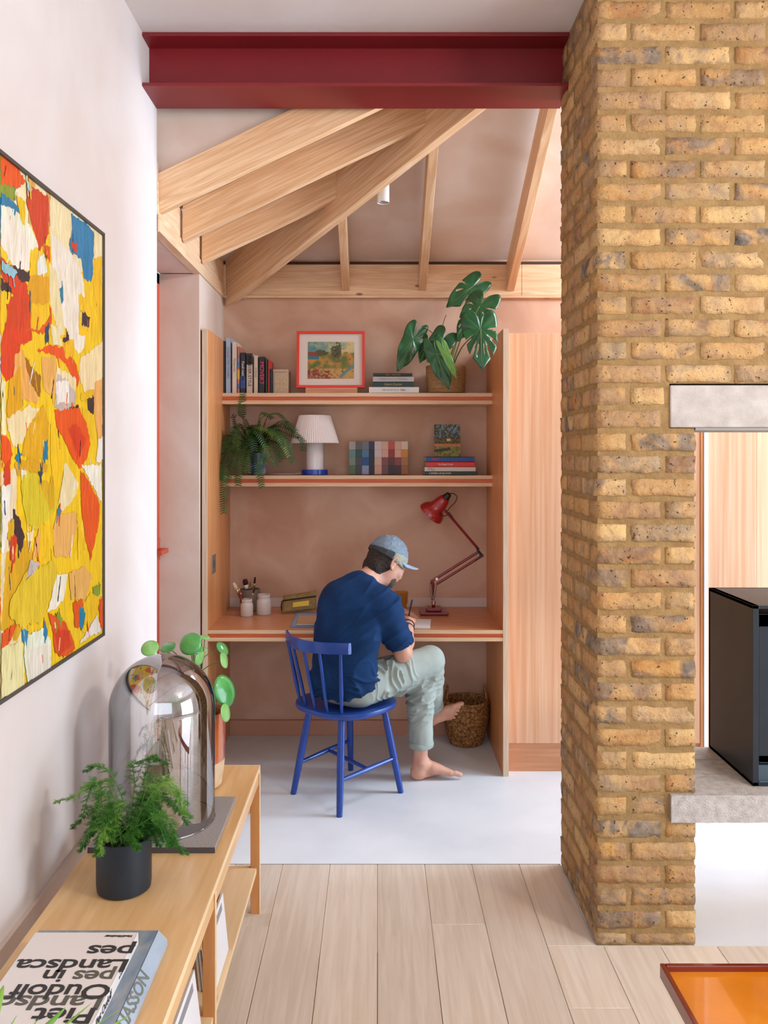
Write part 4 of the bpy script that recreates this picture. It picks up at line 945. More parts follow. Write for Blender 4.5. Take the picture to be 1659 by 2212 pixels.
def foot(S, ankle, heel, fwd, up, lat, s=1.0):
    S.cap(heel + up * .004, heel + fwd * .018 + up * .008, .027 * s, .027 * s, k=.015)
    S.cap(ankle, heel + up * .012 + fwd * .004, .034 * s, .027 * s, k=.02)
    S.ell(ankle + lat * .028 + up * .004, (fwd, lat, up), (.014, .011, .013), k=.012); S.ell(ankle - lat * .029 - up * .004, (fwd, lat, up), (.014, .011, .013), k=.012)
    b_ = heel + fwd * .075 * s + up * .0
    S.cap(ankle + fwd * .012 - up * .01, b_ + up * .022 + fwd * .03, .034 * s, .024 * s, k=.025)
    S.cap(heel + fwd * .02, b_ + fwd * .05 - lat * .018 + up * .004, .024 * s, .018 * s, k=.02)
    toes(S, b_, fwd, up, lat, s)
def hand(S, wr, fwd, palm, thumb, curl, s=1.0):
    """palm: unit vector out of the palm; thumb: side of the thumb"""
    pc = wr + fwd * .05
    for k in range(4):
        off = thumb * (.026 - .0175 * k) * s; kn = wr + fwd * (.092 - .004 * abs(k - 1)) * s + off
        S.cap(wr + off * .6 + fwd * .01, kn, .0165 * s, .0115 * s, k=.014)
        L_ = (.043, .047, .044, .035)[k] * s; c = curl[k]; d = fwd.copy(); p = kn
        for j, q in enumerate((1.0, .62, .5)):
            ang = c * (.7, 1.0, .7)[j]; d = (d * math.cos(ang) + palm * math.sin(ang)).normalized()
            palm = (palm - d * palm.dot(d)).normalized(); e = p + d * L_ * q
            S.cap(p, e, (.0092 - .0008 * j) * s, (.0086 - .0009 * j) * s, k=.004); p = e
        palm = palm0
    t0 = wr + fwd * .022 + thumb * .022 * s; t1 = t0 + (fwd * .7 + thumb * .6 + palm0 * .3).normalized() * .04 * s
    t2 = t1 + (fwd * .85 + palm0 * .45 + thumb * .05).normalized() * .032 * s; t3 = t2 + (fwd * .9 + palm0 * .4 - thumb * .2).normalized() * .026 * s
    S.cap(t0, t1, .0165 * s, .0125 * s, k=.012); S.cap(t1, t2, .0112 * s, .010 * s, k=.005); S.cap(t2, t3, .0102 * s, .009 * s, k=.004)

B = SDF((-.40, 3.86, 0.0), (.50, 4.78, 1.26), .0042)
# trunk
B.cap(P_, P_ + V3((.0, .01, .12)), .095, .09, w=RT, sq=1.45); B.cap(P_ + V3((0, .01, .12)), V3((-.115, 4.085, .86)), .088, .095, w=RT, sq=1.5, k=.03)
B.cap(shL, shR, .045, .045, k=.04); B.cap(V3((-.10, 4.11, .93)), V3((-.055, 4.145, 1.0)), .058, .05, k=.03)
B.cap(V3((-.078, 4.13, .985)), hd(-.035, -.075), .056, .053, k=.022); B.cap(V3((-.045, 4.16, .99)), hd(.0, -.085), .045, .045, k=.02)
# arms
B.cap(shR, elR, .046, .040, k=.02); B.cap(elR, elR.lerp(wrR, .35), .042, .043, k=.02); B.cap(elR.lerp(wrR, .35), wrR, .043, .0275, k=.02)
B.cap(shL, elL, .046, .037, k=.02); B.cap(elL, elL.lerp(wrL, .4), .037, .037, k=.015); B.cap(elL.lerp(wrL, .4), wrL, .037, .027, k=.015)
fw_ = (V3((.172, 4.46, .772)) - wrR).normalized(); palm0 = V3((-.25, -.05, -1)); palm0 = (palm0 - fw_ * palm0.dot(fw_)).normalized(); thb = fw_.cross(palm0) * -1
if thb.x > 0: thb = -thb
hand(B, wrR + V3((0, 0, .0)), fw_, palm0, thb, (.62, .75, .8, .85), .98)
fl_ = V3((.95, -.25, -.06)).normalized(); palm0 = V3((0, 0, -1)); palm0 = (palm0 - fl_ * palm0.dot(fl_)).normalized(); thb = V3((-.25, -.95, 0)).normalized()
hand(B, wrL, fl_, palm0, thb, (.30, .32, .35, .4), .98)
# legs
B.cap(hipR, knR, .075, .052, k=.02); B.cap(knR, knR.lerp(anR, .35), .05, .05, k=.02); B.cap(knR.lerp(anR, .35), anR, .05, .034, k=.02)
B.cap(hipL, knL, .075, .052, k=.02); B.cap(knL, knL.lerp(anL, .35), .05, .05, k=.02); B.cap(knL.lerp(anL, .35), anL, .05, .034, k=.02)
fL = V3((.985, .16, 0)).normalized(); foot(B, anL + V3((-.005, 0, -.012)), V3((.193, 4.255, .028)), fL, UPZ, V3((-fL.y, fL.x, 0)) * -1)
fR = V3((.82, .10, .30)).normalized(); latR = V3((.10, -.35, .93)); latR = (latR - fR * latR.dot(fR)).normalized(); upR = latR.cross(fR)
if upR.y < 0: upR = -upR
upR = -upR if upR.dot(anR - V3((.27, 4.40, .22))) < 0 else upR
foot(B, anR, anR + V3((-.018, -.012, -.052)), fR, upR, latR, .92)
# head
B.ell(hd(-.012, .012), hax, (.076, .096, .098), k=.02); B.ell(hd(.028, -.052), hax, (.056, .062, .058), k=.03)
B.cap(hd(.055, -.088, -.018), hd(.055, -.088, .018), .021, k=.025); B.ell(hd(.068, -.02), hax, (.052, .03, .05), k=.02)
for s_ in (-1, 1):
    B.ell(hd(.062, -.028, .036 * s_), hax, (.022, .02, .018), k=.015); B.cap(hd(.078, .012, .012 * s_), hd(.072, .010, .042 * s_), .009, k=.012)
    B.ell(hd(.086, -.004, .031 * s_), hax, (.015, .010, .011), k=.004, cut=True); B.ell(hd(.079, -.004, .031 * s_), hax, (.013, .012, .012), k=.004)
    e0 = hd(-.008, -.006, .078 * s_)
    pts = [e0 + HU * (.030 * math.sin(a)) * 1.0 + HF * (-.004 + .017 * math.cos(a)) + HR * s_ * (.006 + .006 * (math.cos(a) < .3)) for a in [math.radians(q) for q in (20, 60, 100, 140, 180, 220, 260, 290)]]
    for a_, b_ in zip(pts, pts[1:]): B.cap(a_, b_, .0048, k=.004)
    B.ell(e0 - HR * .001 * s_, (HR, HF, HU), (.006, .014, .026), k=.006); B.cap(e0 + HU * -.022, e0 + HU * -.030 + HF * .004, .007, k=.005)
    B.cap(hd(.098, -.034, .006 * s_), hd(.094, -.036, .011 * s_), .0065, k=.006)
    B.cap(hd(.091, -.062, .0), hd(.080, -.062, .020 * s_), .0052, k=.005); B.cap(hd(.090, -.071, .0), hd(.079, -.069, .018 * s_), .0058, k=.005)
B.cap(hd(.088, .004), hd(.106, -.030), .008, .0105, k=.010)
B.mesh('body', SKIN, man, it=1); del B
# eyes, brows, lips
EYE = pm('eye_white', '#e8e2dc', rough=.2); IRIS = pm('eye_dark', '#2a1c14', rough=.2); BRW_ = pm('brow_hair', '#33271f', rough=.9); LIP = pm('lip_tone', '#b06a5c', rough=.5)
for s_ in (-1, 1):
    m = MB(); me_c = hd(.0815, -.004, .031 * s_)
    MB().lathe([(.001, -.0105), (.007, -.008), (.0105, 0), (.007, .008), (.001, .0105)], n=14, M=frame_m(me_c, HR, HU)).build('eye', EYE, man, smooth=True)
    MB().lathe([(.004, .0), (.0035, .001), (.001, .0015)], n=12, M=frame_m(hd(.0922, -.006, .031 * s_), HR, HU) if frame_m(me_c, HR, HU).col[2].xyz.dot(HF) > 0 else frame_m(hd(.0922, -.006, .031 * s_), -HR, HU)).build('iris', IRIS, man, smooth=True)
    MB().tube([hd(.088, .014, .012 * s_), hd(.0875, .019, .028 * s_), hd(.077, .015, .046 * s_)], [.0028, .004, .002], 6).build('eyebrow', BRW_, man, smooth=True)
# hair and beard
HAIR = pm('dark_hair', '#1f1712', '#3a2c22', rough=.8, scale=120, bump=.6, bscale=260)
S = SDF(Hc - V3((.17, .17, .19)), Hc + V3((.17, .17, .16)), .0036)
S.ell(hd(-.014, .012), hax, (.080, .101, .100), k=0); S.cap(hd(-.058, -.055, -.022), hd(-.058, -.055, .022), .043, .043, k=.02); S.cap(hd(-.052, -.082, -.02), hd(-.052, -.082, .02), .034, .034, k=.02)
S.plane(hd(.004, 0), HF * 1.0 - HU * .28); S.plane(hd(-.06, .055), HU)
S.mesh('hair', HAIR, man, folds=lambda p: .0025 * noise.noise(p * 90))
S = SDF(Hc - V3((.15, .15, .19)), Hc + V3((.17, .17, .10)), .0034)
S.ell(hd(.028, -.052), hax, (.058, .0645, .060), k=0); S.cap(hd(.055, -.089, -.018), hd(.055, -.089, .018), .0235, k=.025)
S.ell(hd(.092, -.066), hax, (.022, .02, .008), k=.006, cut=True)
S.plane(hd(.0, -.052), HU * 1.0 - HF * .16); S.plane(hd(-.01, -.06), -HF)
S.mesh('beard', pm('stubble', '#3c2e26', '#6b5346', rough=.9, scale=180), man, folds=lambda p: .0012 * noise.noise(p * 160))
# cap
CAPB = pm('cap_slate', '#6b7886', '#7d8a98', rough=.8, scale=16, bump=.15, bscale=200); CAPG = pm('cap_grey_green', '#8d8e80', '#9c9c8c', rough=.8, scale=18, bump=.2, bscale=160); CAPD = pm('cap_dark', '#2e3134', '#3d4043', rough=.85, scale=18)
crease = lambda a_: (lambda p: a_ * max(0, ridge(p, (26, 26, 60))) ** 3)
S = SDF(Hc - V3((.16, .16, .12)), Hc + V3((.17, .17, .17)), .0036)
S.ell(hd(-.013, .022), hax, (.087, .107, .106), k=0); S.plane(hd(0, .048), -HU + HF * .18)
S.ell(hd(-.013, .018), hax, (.082, .101, .10), k=0, cut=True)
capo = S.mesh('cap', CAPB, man, folds=crease(.004))
S = SDF(Hc - V3((.16, .16, .12)), Hc + V3((.17, .17, .17)), .0036)
S.ell(hd(-.013, .020), hax, (.088, .108, .104), k=0); S.ell(hd(-.013, .018), hax, (.082, .101, .10), k=0, cut=True)
S.plane(hd(0, .052), HU - HF * .18); S.plane(hd(0, .004), -HU - HF * .05); S.plane(hd(-.034, 0), -HF)
S.mesh('side_panel', CAPG, capo, folds=crease(.003))
S = SDF(Hc - V3((.16, .16, .12)), Hc + V3((.17, .17, .17)), .0036)
S.ell(hd(-.013, .020), hax, (.0875, .1075, .104), k=0); S.ell(hd(-.013, .018), hax, (.082, .101, .10), k=0, cut=True)
S.plane(hd(0, .052), HU - HF * .18); S.plane(hd(0, .004), -HU - HF * .05); S.plane(hd(-.035, 0), HF)
S.mesh('rear_band', CAPD, capo, folds=crease(.003))
vs = []; nb_ = 24; rb_ = 8
BF = (HF * 1.0 + HU * .22).normalized()
for i in range(rb_ + 1):
    for k in range(nb_ + 1):
        a = math.radians(-78 + 156 * k / nb_); t = i / rb_; ln = .084 * (math.cos(a * .98) ** .55 if abs(a) < 1.5 else 0)
        base = HR * (.083 * math.sin(a)) + HF * (.088 * math.cos(a)) + HU * (.040 - .018 * math.sin(a) ** 2)
        vs.append(Hc + base + BF * (t * ln) - HU * (.020 * math.sin(a) ** 2 * t))
m = MB(); m.add(vs, [(i * (nb_ + 1) + k, i * (nb_ + 1) + k + 1, (i + 1) * (nb_ + 1) + k + 1, (i + 1) * (nb_ + 1) + k) for i in range(rb_) for k in range(nb_)])
m.build('brim', pm('cap_brim_blue', '#8d9db0', rough=.75), capo, smooth=True, solid=.004)
MB().lathe([(.006, 0), (.005, .003), (.001, .004)], n=12, M=frame_m(hd(-.013, .127), HR, HF) if HR.cross(HF).dot(HU) > 0 else frame_m(hd(-.013, .127), HF, HR)).build('button', CAPB, capo, smooth=True)

# t-shirt
S = SDF((-.40, 3.84, .42), (.22, 4.46, 1.06), .0048)
spn = [(V3((-.160, 4.030, .45)), .128, 1.47), (V3((-.158, 4.033, .56)), .117, 1.44), (V3((-.155, 4.035, .66)), .111, 1.44), (V3((-.142, 4.05, .77)), .116, 1.5), (V3((-.118, 4.08, .88)), .112, 1.5)]
for (a_, ra_, sq_), (b_, rb2, _) in zip(spn, spn[1:]): S.cap(a_, b_, ra_, rb2, k=.04, w=RT, sq=sq_)
S.cap(shL + V3((.02, -.02, -.008)), shR + V3((-.01, .01, -.003)), .060, .064, k=.06); S.cap(V3((-.105, 4.10, .93)), V3((-.080, 4.13, .975)), .078, .064, k=.05)
S.ell(V3((-.125, 4.07, .89)), (RT, FD, UPZ), (.178, .125, .125), k=.05); S.cap(V3((-.09, 4.125, .975)), shL + V3((.03, -.03, .0)), .060, .055, k=.05); S.cap(V3((-.09, 4.125, .975)), shR + V3((-.02, .02, .0)), .060, .058, k=.05)
seR = shR.lerp(elR, .80); seL = shL.lerp(elL, .62)
S.cap(shR + V3((.0, 0, .0)), seR, .064, .068, k=.035, flat=True); S.cap(shL, seL, .064, .066, k=.035, flat=True)
dR = (elR - shR).normalized(); dL = (elL - shL).normalized()
S.cap(seR - dR * .022, seR + dR * .02, .061, .062, cut=True, flat=True); S.cap(seL - dL * .02, seL + dL * .02, .059, .060, cut=True, flat=True)
S.cap(shR.lerp(elR, .68), elR + dR * .03, .044, .041, cut=True)
nk = (hd(-.02, -.07) - V3((-.078, 4.13, .985))).normalized()
S.cap(V3((-.078, 4.13, .985)) + nk * .012, V3((-.078, 4.13, .985)) + nk * .12, .062, .08, cut=True, flat=True)
S.plane(V3((-.25, 3.95, .488)), (V3((0, 0, -1)) + FD * .45))
def shirt_folds(p):
    low = max(0, min(1, (.70 - p.z) / .16)); rv = (p - P_).dot(RT)
    q = V3((p.x * 1.0, p.y * 1.0, p.z * 1.0)) + V3((.02, .02, .05)) * noise.noise(p * 9)
    f1 = max(0, ridge(q, (7, 7, 26), 3)) ** 3 * .016 * low
    q2 = V3((p.dot(V3((.6, -.5, .62))), p.dot(V3((.5, .85, .2))), p.dot(V3((-.6, .1, .8)))))
    f2 = max(0, ridge(q2, (4, 4, 22), 11)) ** 3 * .009 * max(0, min(1, (p.z - .64) / .1)) * (.4 + .6 * max(0, min(1, (rv + .02) * 8)))
    f3 = .0035 * noise.noise(p * 8) + .0012 * noise.noise(p * 24)
    side = max(0, min(1, (rv - .05) * 10)) * max(0, min(1, (.80 - p.z) / .1)); f4 = max(0, ridge(q, (9, 9, 30), 31)) ** 2 * .014 * side * low
    return f1 + f2 + f3 + f4 - .003 * low
shirt = S.mesh('t_shirt', NAVY, man, folds=shirt_folds, it=2)
cp = V3((-.078, 4.13, .985)) + nk * .014; cu_, cw_ = nk.orthogonal().normalized(), None; cw_ = nk.cross(cu_)
MB().tube([cp + (cu_ * math.cos(2 * math.pi * k / 40) + cw_ * math.sin(2 * math.pi * k / 40)) * .0605 for k in range(41)], .0052, 8).build('collar', NAVY, shirt, smooth=True)

# trousers
S = SDF((-.38, 3.82, .10), (.40, 4.56, .74), .0048)
S.ell(P_ + V3((-.01, -.01, .0)), (RT, FD, UPZ), (.160, .124, .098), k=.03); S.cap(P_ + V3((-.004, 0, .02)), P_ + V3((-.004, .0, .09)), .090, .086, w=RT, sq=1.42, k=.02)
S.cap(hipR, knR, .094, .070, k=.035); S.cap(hipL, knL, .092, .066, k=.03)
cR = knR.lerp(anR, .86); cL = knL.lerp(anL, .80)
S.cap(knR, cR, .068, .058, k=.02, flat=False); S.cap(knL, cL, .068, .059, k=.018, flat=False)
dkR = (anR - knR).normalized(); dkL = (anL - knL).normalized()
# square off the trouser ends
S.cap(cR + dkR * .0, cR + dkR * .12, .085, .085, cut=True, flat=True); S.cap(cL + dkL * .0, cL + dkL * .12, .085, .085, cut=True, flat=True)
S.cap(knR.lerp(cR, .8), cR + dkR * .02, .050, .050, cut=True); S.cap(knL.lerp(cL, .8), cL + dkL * .02, .050, .050, cut=True)
S.plane(V3((0, 0, .4405)), V3((0, 0, -1))) if False else None
S.cap(P_ + V3((0, 0, .13)), P_ + V3((0, 0, .25)), .2, .2, cut=True, flat=True)
def tr_folds(p):
    near = lambda c, r_: max(0, 1 - (p - c).length / r_)
    q = p + V3((.02, .02, .02)) * noise.noise(p * 11)
    k1 = near(knL + V3((-.05, -.04, -.07)), .17); f1 = max(0, ridge(V3((q.x * .5 + q.z, q.y, q.z - q.x * .6)), (18, 8, 34), 4)) ** 2 * .021 * k1 ** .7
    k2 = near(hipR + V3((.13, .04, .05)), .17); f2 = max(0, ridge(V3((q.x + q.z * .3, q.y, q.z * .4)), (30, 20, 6), 9)) ** 3 * .022 * k2 ** .8
    k3 = near(knR + V3((-.01, .03, -.09)), .13); f3 = max(0, ridge(q, (14, 10, 36), 14)) ** 2 * .018 * k3
    hemL = near(cL + V3((0, 0, .03)), .09) + near(cR, .09); f4 = hemL * .008 * ridge(q, (30, 30, 6), 2)
    return f1 + f2 + f3 + f4 + .003 * noise.noise(p * 9)
tr = S.mesh('trousers', SAGE, man, folds=tr_folds, it=2)
me = tr.data; zz = np.empty(len(me.vertices) * 3, np.float32); me.vertices.foreach_get('co', zz); zz = zz.reshape(-1, 3)
rr_ = np.hypot(zz[:, 0] - CC.x, zz[:, 1] - CC.y); mk = (rr_ < .215) & (zz[:, 2] < .446); zz[mk, 2] = .4455; me.vertices.foreach_set('co', zz.ravel()); me.update()
for c_, d_, ro in ((cR, dkR, .0605), (cL, dkL, .0615)):
    mm = frame_m(c_, d_.orthogonal(), d_.cross(d_.orthogonal()))
    if (mm.to_3x3() @ V3((0, 0, 1))).dot(d_) < 0: mm = mm @ Matrix.Rotation(math.pi, 4, 'X')
    cr_ = lambda k, j, a: .0022 * math.sin(a * 3 + j) + .001 * math.sin(a * 7)
    MB().lathe([(ro - .006, -.012), (ro, -.014), (ro + .002, .0), (ro, .017), (ro - .004, .020), (ro - .009, .018), (ro - .008, -.006)], n=40, M=mm, ripple=cr_, cap0=False, cap1=False).build('turned_up_cuff', SAGE, tr, smooth=True)
# trouser details: back pocket flap, side seam stitching, small button
BUT = pm('trouser_button', '#a87b4a', rough=.5)
MB().lathe([(.006, 0), (.006, .003), (.001, .0035)], n=12, M=frame_m(W(757, 1546, 3.84) + V3((0, .0, 0)), (1, 0, 0), (0, 0, 1)) @ Matrix.Rotation(0, 4, 'X')).build('button', BUT, tr) if False else None
# bracelets
BRC = pm('black_cord', '#1c1a1c', rough=.7)
for t_, r_ in ((.90, .0325), (.78, .0345)):
    c_ = elR.lerp(wrR, t_); d_ = (wrR - elR).normalized(); u_ = d_.orthogonal().normalized(); w_ = d_.cross(u_)
    MB().tube([c_ + (u_ * math.cos(2 * math.pi * k / 32) + w_ * math.sin(2 * math.pi * k / 32)) * r_ for k in range(33)], .0024, 6).build('bracelet', BRC, man, smooth=True)
pen = thing('pen', (.19, 4.42, .78), 'dark pen held in the man\'s writing hand over the notebook', 'pen')
pt = V3((.165, 4.435, DZ + .0125))
MB().tube([pt, pt + V3((-.005, .01, .014)), pt + V3((.015, -.02, .12))], [.001, .0042, .0042], 8).build('pen_barrel', pm('dark_pen', '#24303c', rough=.4), pen, smooth=True)
# ------------------------------------------------------------------ large abstract painting on the side wall
XP = -.862
ptg = thing('abstract_painting', (XP, 1.9, 1.68), 'large abstract painting in orange, yellow, white and blue on the side wall', 'painting')
Y1, Z0_, Z1_ = 2.678, 1.059, 2.302; Y0 = 1.25
box('canvas', pm('canvas_ground', '#e2c789', '#e8dcc0', rough=.6, scale=6, bump=.3, bscale=60), XP - .022, XP, Y0, Y1, Z0_, Z1_, ptg)
FRD = pm('dark_frame', '#4a4440', rough=.5)
for a in ((Y1, Y1 + .009, Z0_ - .009, Z1_ + .009), (Y0 - .009, Y0, Z0_ - .009, Z1_ + .009), (Y0, Y1, Z1_, Z1_ + .009), (Y0, Y1, Z0_ - .009, Z0_)):
    box('frame_strip', FRD, XP - .024, XP + .008, a[0], a[1], a[2], a[3], ptg)
PC = dict(o='#e4561a', r='#d63f1c', y='#efc21c', Y='#e0a81c', c='#efdcae', w='#ece8dd', b='#1d7fa8', B='#234a68', d='#3b2c33', t='#e8b060', k='#a0681c', g='#8a9a34', l='#c9b9b4', m='#dfc02c', s='#8fc0d8')
# (colour, polygon in a 607 x 2212 tracing of the visible canvas strip)
STK = """y:0,300 392,300 392,1900 0,2150|c:190,150 392,330 392,520 300,470 250,420 190,380|c:0,1250 60,1230 60,2120 0,2150|c:0,1880 80,1850 90,2090 0,2140|Y:20,1560 110,1500 150,1700 60,1900 0,1860|o:0,20 60,70 95,125 70,150 0,140|r:105,135 185,190 185,330 150,400 120,300 100,200|o:165,370 190,380 190,440 170,430
w:0,220 60,240 120,310 145,380 100,400 60,330 0,290|w:0,250 90,330 115,390 110,470 60,480 0,370|b:0,170 45,205 75,240 65,250 0,215|b:270,250 330,290 360,330 358,480 345,515 320,500 310,430 268,400 262,370 275,310|r:268,362 295,368 290,400 278,388
w:190,320 215,350 270,400 300,450 320,520 325,600 325,700 322,770 300,795 285,770 260,720 225,640 205,560 195,440|c:185,440 215,480 235,600 245,720 225,725 190,600|b:225,540 240,525 240,590 232,600|y:355,425 390,420 390,690 365,620 355,520|y:300,560 340,580 385,700 350,720 300,720|d:315,630 345,650 340,690 310,680
y:60,180 95,205 92,300 75,270|r:0,420 60,470 115,540 85,590 40,560 0,490|r:35,580 110,560 115,650 120,740 100,750 75,760 60,870 20,900 0,860 0,760|r:20,600 60,560 105,590 100,690 30,700|d:0,500 40,540 40,560 0,550|d:40,450 115,480 110,515 80,520|y:115,400 185,430 185,520 110,515
Y:115,490 185,490 185,600 110,600 100,540|y:115,600 180,605 175,680 150,700 115,695|w:140,440 165,400 180,480 140,490|o:90,690 150,700 190,640 185,600 195,620 195,690 165,715 100,705|r:85,590 110,560 115,640|B:168,700 185,670 185,740 170,760|c:190,680 215,690 240,760 200,760
o:140,780 190,755 240,770 290,830 302,890 295,920 250,830 190,790|y:235,750 280,735 285,800 250,810|d:240,730 262,720 262,740 238,745|c:305,810 392,745 392,880 360,930 320,940 300,870|t:155,810 210,800 215,930 200,960 165,930|k:80,780 110,830 155,880 150,960 110,900 85,830|t:55,790 85,780 110,900 150,970 140,985 60,960 45,900
c:215,840 290,890 285,940 240,930 210,900|l:215,870 255,895 290,950 285,985 240,1040 205,990|w:212,900 260,900 262,980 215,985|y:310,940 360,935 350,980 305,970|d:262,1000 300,990 300,1030 265,1030|d:330,965 360,960 358,1025 335,1010|y:312,1000 355,1030 355,1120 330,1110|t:360,900 390,890 390,1140 375,1140 358,1000
Y:30,900 75,840 80,1000 40,1060 20,1020|c:0,880 15,900 20,1100 0,1110|c:20,1040 110,990 150,1010 150,1040 100,1080 80,1140 45,1150 25,1090|Y:110,1060 165,990 185,1060 180,1200 130,1200 80,1180 95,1100|b:165,1130 180,1120 180,1200 160,1200|y:190,1060 230,1130 245,1230 225,1300 205,1350 190,1200
o:205,1010 300,1000 330,1060 345,1140 330,1200 305,1235 275,1200 240,1120 215,1080|r:255,1080 290,1060 325,1120 300,1200|o:0,1100 35,1130 45,1180 15,1220 0,1200|r:10,1230 35,1200 35,1290 10,1340|Y:50,1220 120,1190 180,1220 175,1250 110,1245 60,1260|b:45,1190 90,1175 60,1210
w:310,1220 385,1220 388,1370 350,1300 330,1260|w:375,1120 392,1110 392,1200 365,1215|o:305,1240 330,1270 380,1370 378,1440 345,1590 325,1500 310,1400|y:290,1400 320,1480 330,1540 300,1560|m:75,1240 130,1250 160,1290 205,1300 205,1400 140,1470 100,1450 80,1360|w:75,1240 95,1240 95,1260 78,1265|Y:140,1280 200,1290 205,1380 190,1400
c:245,1210 280,1260 300,1290 280,1350 235,1400 220,1370 235,1280|t:215,1410 285,1400 295,1460 255,1580 205,1570 195,1480|d:45,1390 70,1430 90,1500 75,1560 50,1480|b:215,1390 232,1395 225,1420 215,1415|w:0,1300 35,1300 30,1440 10,1560 0,1560|Y:25,1440 50,1430 45,1520 25,1510|y:150,1440 200,1470 205,1530 150,1600 130,1570
c:95,1480 125,1470 120,1510 100,1520|t:130,1500 150,1480 145,1560 120,1590|r:35,1490 60,1500 50,1600 35,1590|m:35,1740 90,1640 200,1590 220,1640 180,1740 150,1830 60,1840 30,1800|l:110,1590 150,1600 120,1640 90,1670|w:215,1640 255,1640 240,1740 205,1780 175,1790|g:350,1690 385,1680 380,1720 360,1740
t:260,1640 320,1610 350,1650 325,1740 270,1740|y:345,1710 385,1740 360,1800 320,1840 315,1760|o:180,1790 250,1830 280,1900 285,1930 240,1965 205,1940 200,1870|r:200,1850 260,1860 270,1920 220,1960|o:275,1750 315,1740 310,1840 285,1850|o:375,1740 392,1730 392,1850 380,1850|w:370,1800 385,1860 300,1905 340,1850|w:95,1880 160,1850 190,1900 190,2010 100,2060 85,1960
b:75,1850 105,1860 95,1920 80,1900|b:165,1820 178,1860 170,1900 160,1870|o:0,1870 65,1830 40,1880 0,1960|c:0,1930 80,1900 90,2080 0,2120|g:205,1790 235,1810 230,1840|b:300,1760 325,1790 310,1860 300,1840|w:100,1930 190,1910 185,2020 105,2050|B:140,1245 160,1250 150,1270|s:0,430 60,480 40,500 0,470|s:95,120 118,160 110,175 98,150"""
sm = MB(); lay = 0; rp = random.Random(11)
def canvas(x, y):
    px, py = x / 1.784, 320 + y / 1.784; Y = -XP * F / (CX - px); return Y, H - (py - CY) * Y / F
def stroke(poly, hexc, layer, jag=.0035):
    pts = []
    for (a, b), (c, d) in zip(poly, poly[1:] + poly[:1]):
        n_ = max(1, int(math.hypot(c - a, d - b) / .009))
        for k in range(n_):
            t = k / n_; y_, z_ = a + (c - a) * t, b + (d - b) * t
            j = jag * (1 if k else .3); pts.append((y_ + rp.uniform(-j, j), z_ + rp.uniform(-j, j) * 1.3))
    pts = [(min(max(y_, Y0), Y1 - .0005), min(max(z_, Z0_), Z1_ - .0005)) for y_, z_ in pts]
    x_ = XP + .0003 + .000012 * layer; base = lin(hexc)
    sm.col = tuple(v * rp.uniform(.92, 1.06) for v in base[:3]) + (1,); sm.add([(x_, y_, z_) for y_, z_ in pts], [tuple(range(len(pts)))])
for k in range(150):      # under-painting over the whole canvas
    y_, z_ = rp.uniform(Y0, Y1), rp.uniform(Z0_, Z1_); a = rp.uniform(.9, 2.1); l_, w_ = rp.uniform(.05, .16), rp.uniform(.02, .06)
    ca, sa = math.cos(a), math.sin(a)
    stroke([(y_ + ca * u - sa * v, z_ + sa * u + ca * v) for u, v in ((-l_, -w_), (l_, -w_ * .7), (l_, w_), (-l_, w_ * .8))], PC[rp.choice('yyYmcccwwootrbtg')], k)
lay = 150
for item in STK.replace('\n', '|').split('|'):
    c_, pp = item.split(':'); poly = [canvas(*map(float, q.split(','))) for q in pp.split()]
    stroke(poly, PC[c_], lay); lay += 1
    ys = [p[0] for p in poly]; zs_ = [p[1] for p in poly]; mean = (sum(ys) / len(ys), sum(zs_) / len(zs_))
    for q in range(2):                                    # dragged bristle marks of the same hue
        ang = rp.uniform(1.1, 1.9); l_ = rp.uniform(.010, .035); w_ = rp.uniform(.001, .0035); y_ = mean[0] + rp.uniform(-.5, .5) * (max(ys) - min(ys)) * .7; z_ = mean[1] + rp.uniform(-.5, .5) * (max(zs_) - min(zs_)) * .7
        hx = PC[c_] if rp.random() < .7 else PC[rp.choice('ycwoBdr')]; ca, sa = math.cos(ang), math.sin(ang)
        stroke([(y_ + ca * u - sa * v, z_ + sa * u + ca * v) for u, v in ((-l_, -w_), (l_, -w_), (l_, w_), (-l_, w_))], hx, lay, .002)
    lay += 1
PNT = pm('oil_paint', '#ffffff', '#d9d4c8', rough=.38, attr='Col', scale=26, stretch=(1, 1.6, .35), detail=8, distort=1.5, bump=.7, lo=.3, hi=.75)
po_ = sm.build('paint_layer', PNT, ptg, attr='Col'); po_['kind'] = 'stuff'

# ------------------------------------------------------------------ console
ZC = .52; XC0, XC1 = -.803, -.4135; YC0, YC1 = .55, 3.027
BE = pm('beech_top', '#d6a66e', '#e2b985', rough=.36, scale=7, stretch=(5, .4, 5), detail=6, distort=.6, bump=.02)
BEE = pm('beech_edge', '#e6c494', '#edd0a6', rough=.45, scale=7, stretch=(5, .4, 5)); BED = pm('beech_leg', '#bb7a42', '#c88a52', rough=.4, scale=8, stretch=(5, 5, .4))
cn = thing('console_table', ((XC0 + XC1) / 2, 1.8, 0), 'long low beech console with open lower shelf standing by the side wall', 'console')
t_ = box('table_top', BE, XC0, XC1 - .0025, YC0, YC1 - .002, ZC - .018, ZC, cn, .001)
box('front_edge', BEE, XC1 - .0025, XC1, YC0, YC1, ZC - .018, ZC, t_, .0006); box('end_edge', BEE, XC0, XC1 - .003, YC1 - .002, YC1, ZC - .018, ZC, t_, .0006)
lw_ = .017
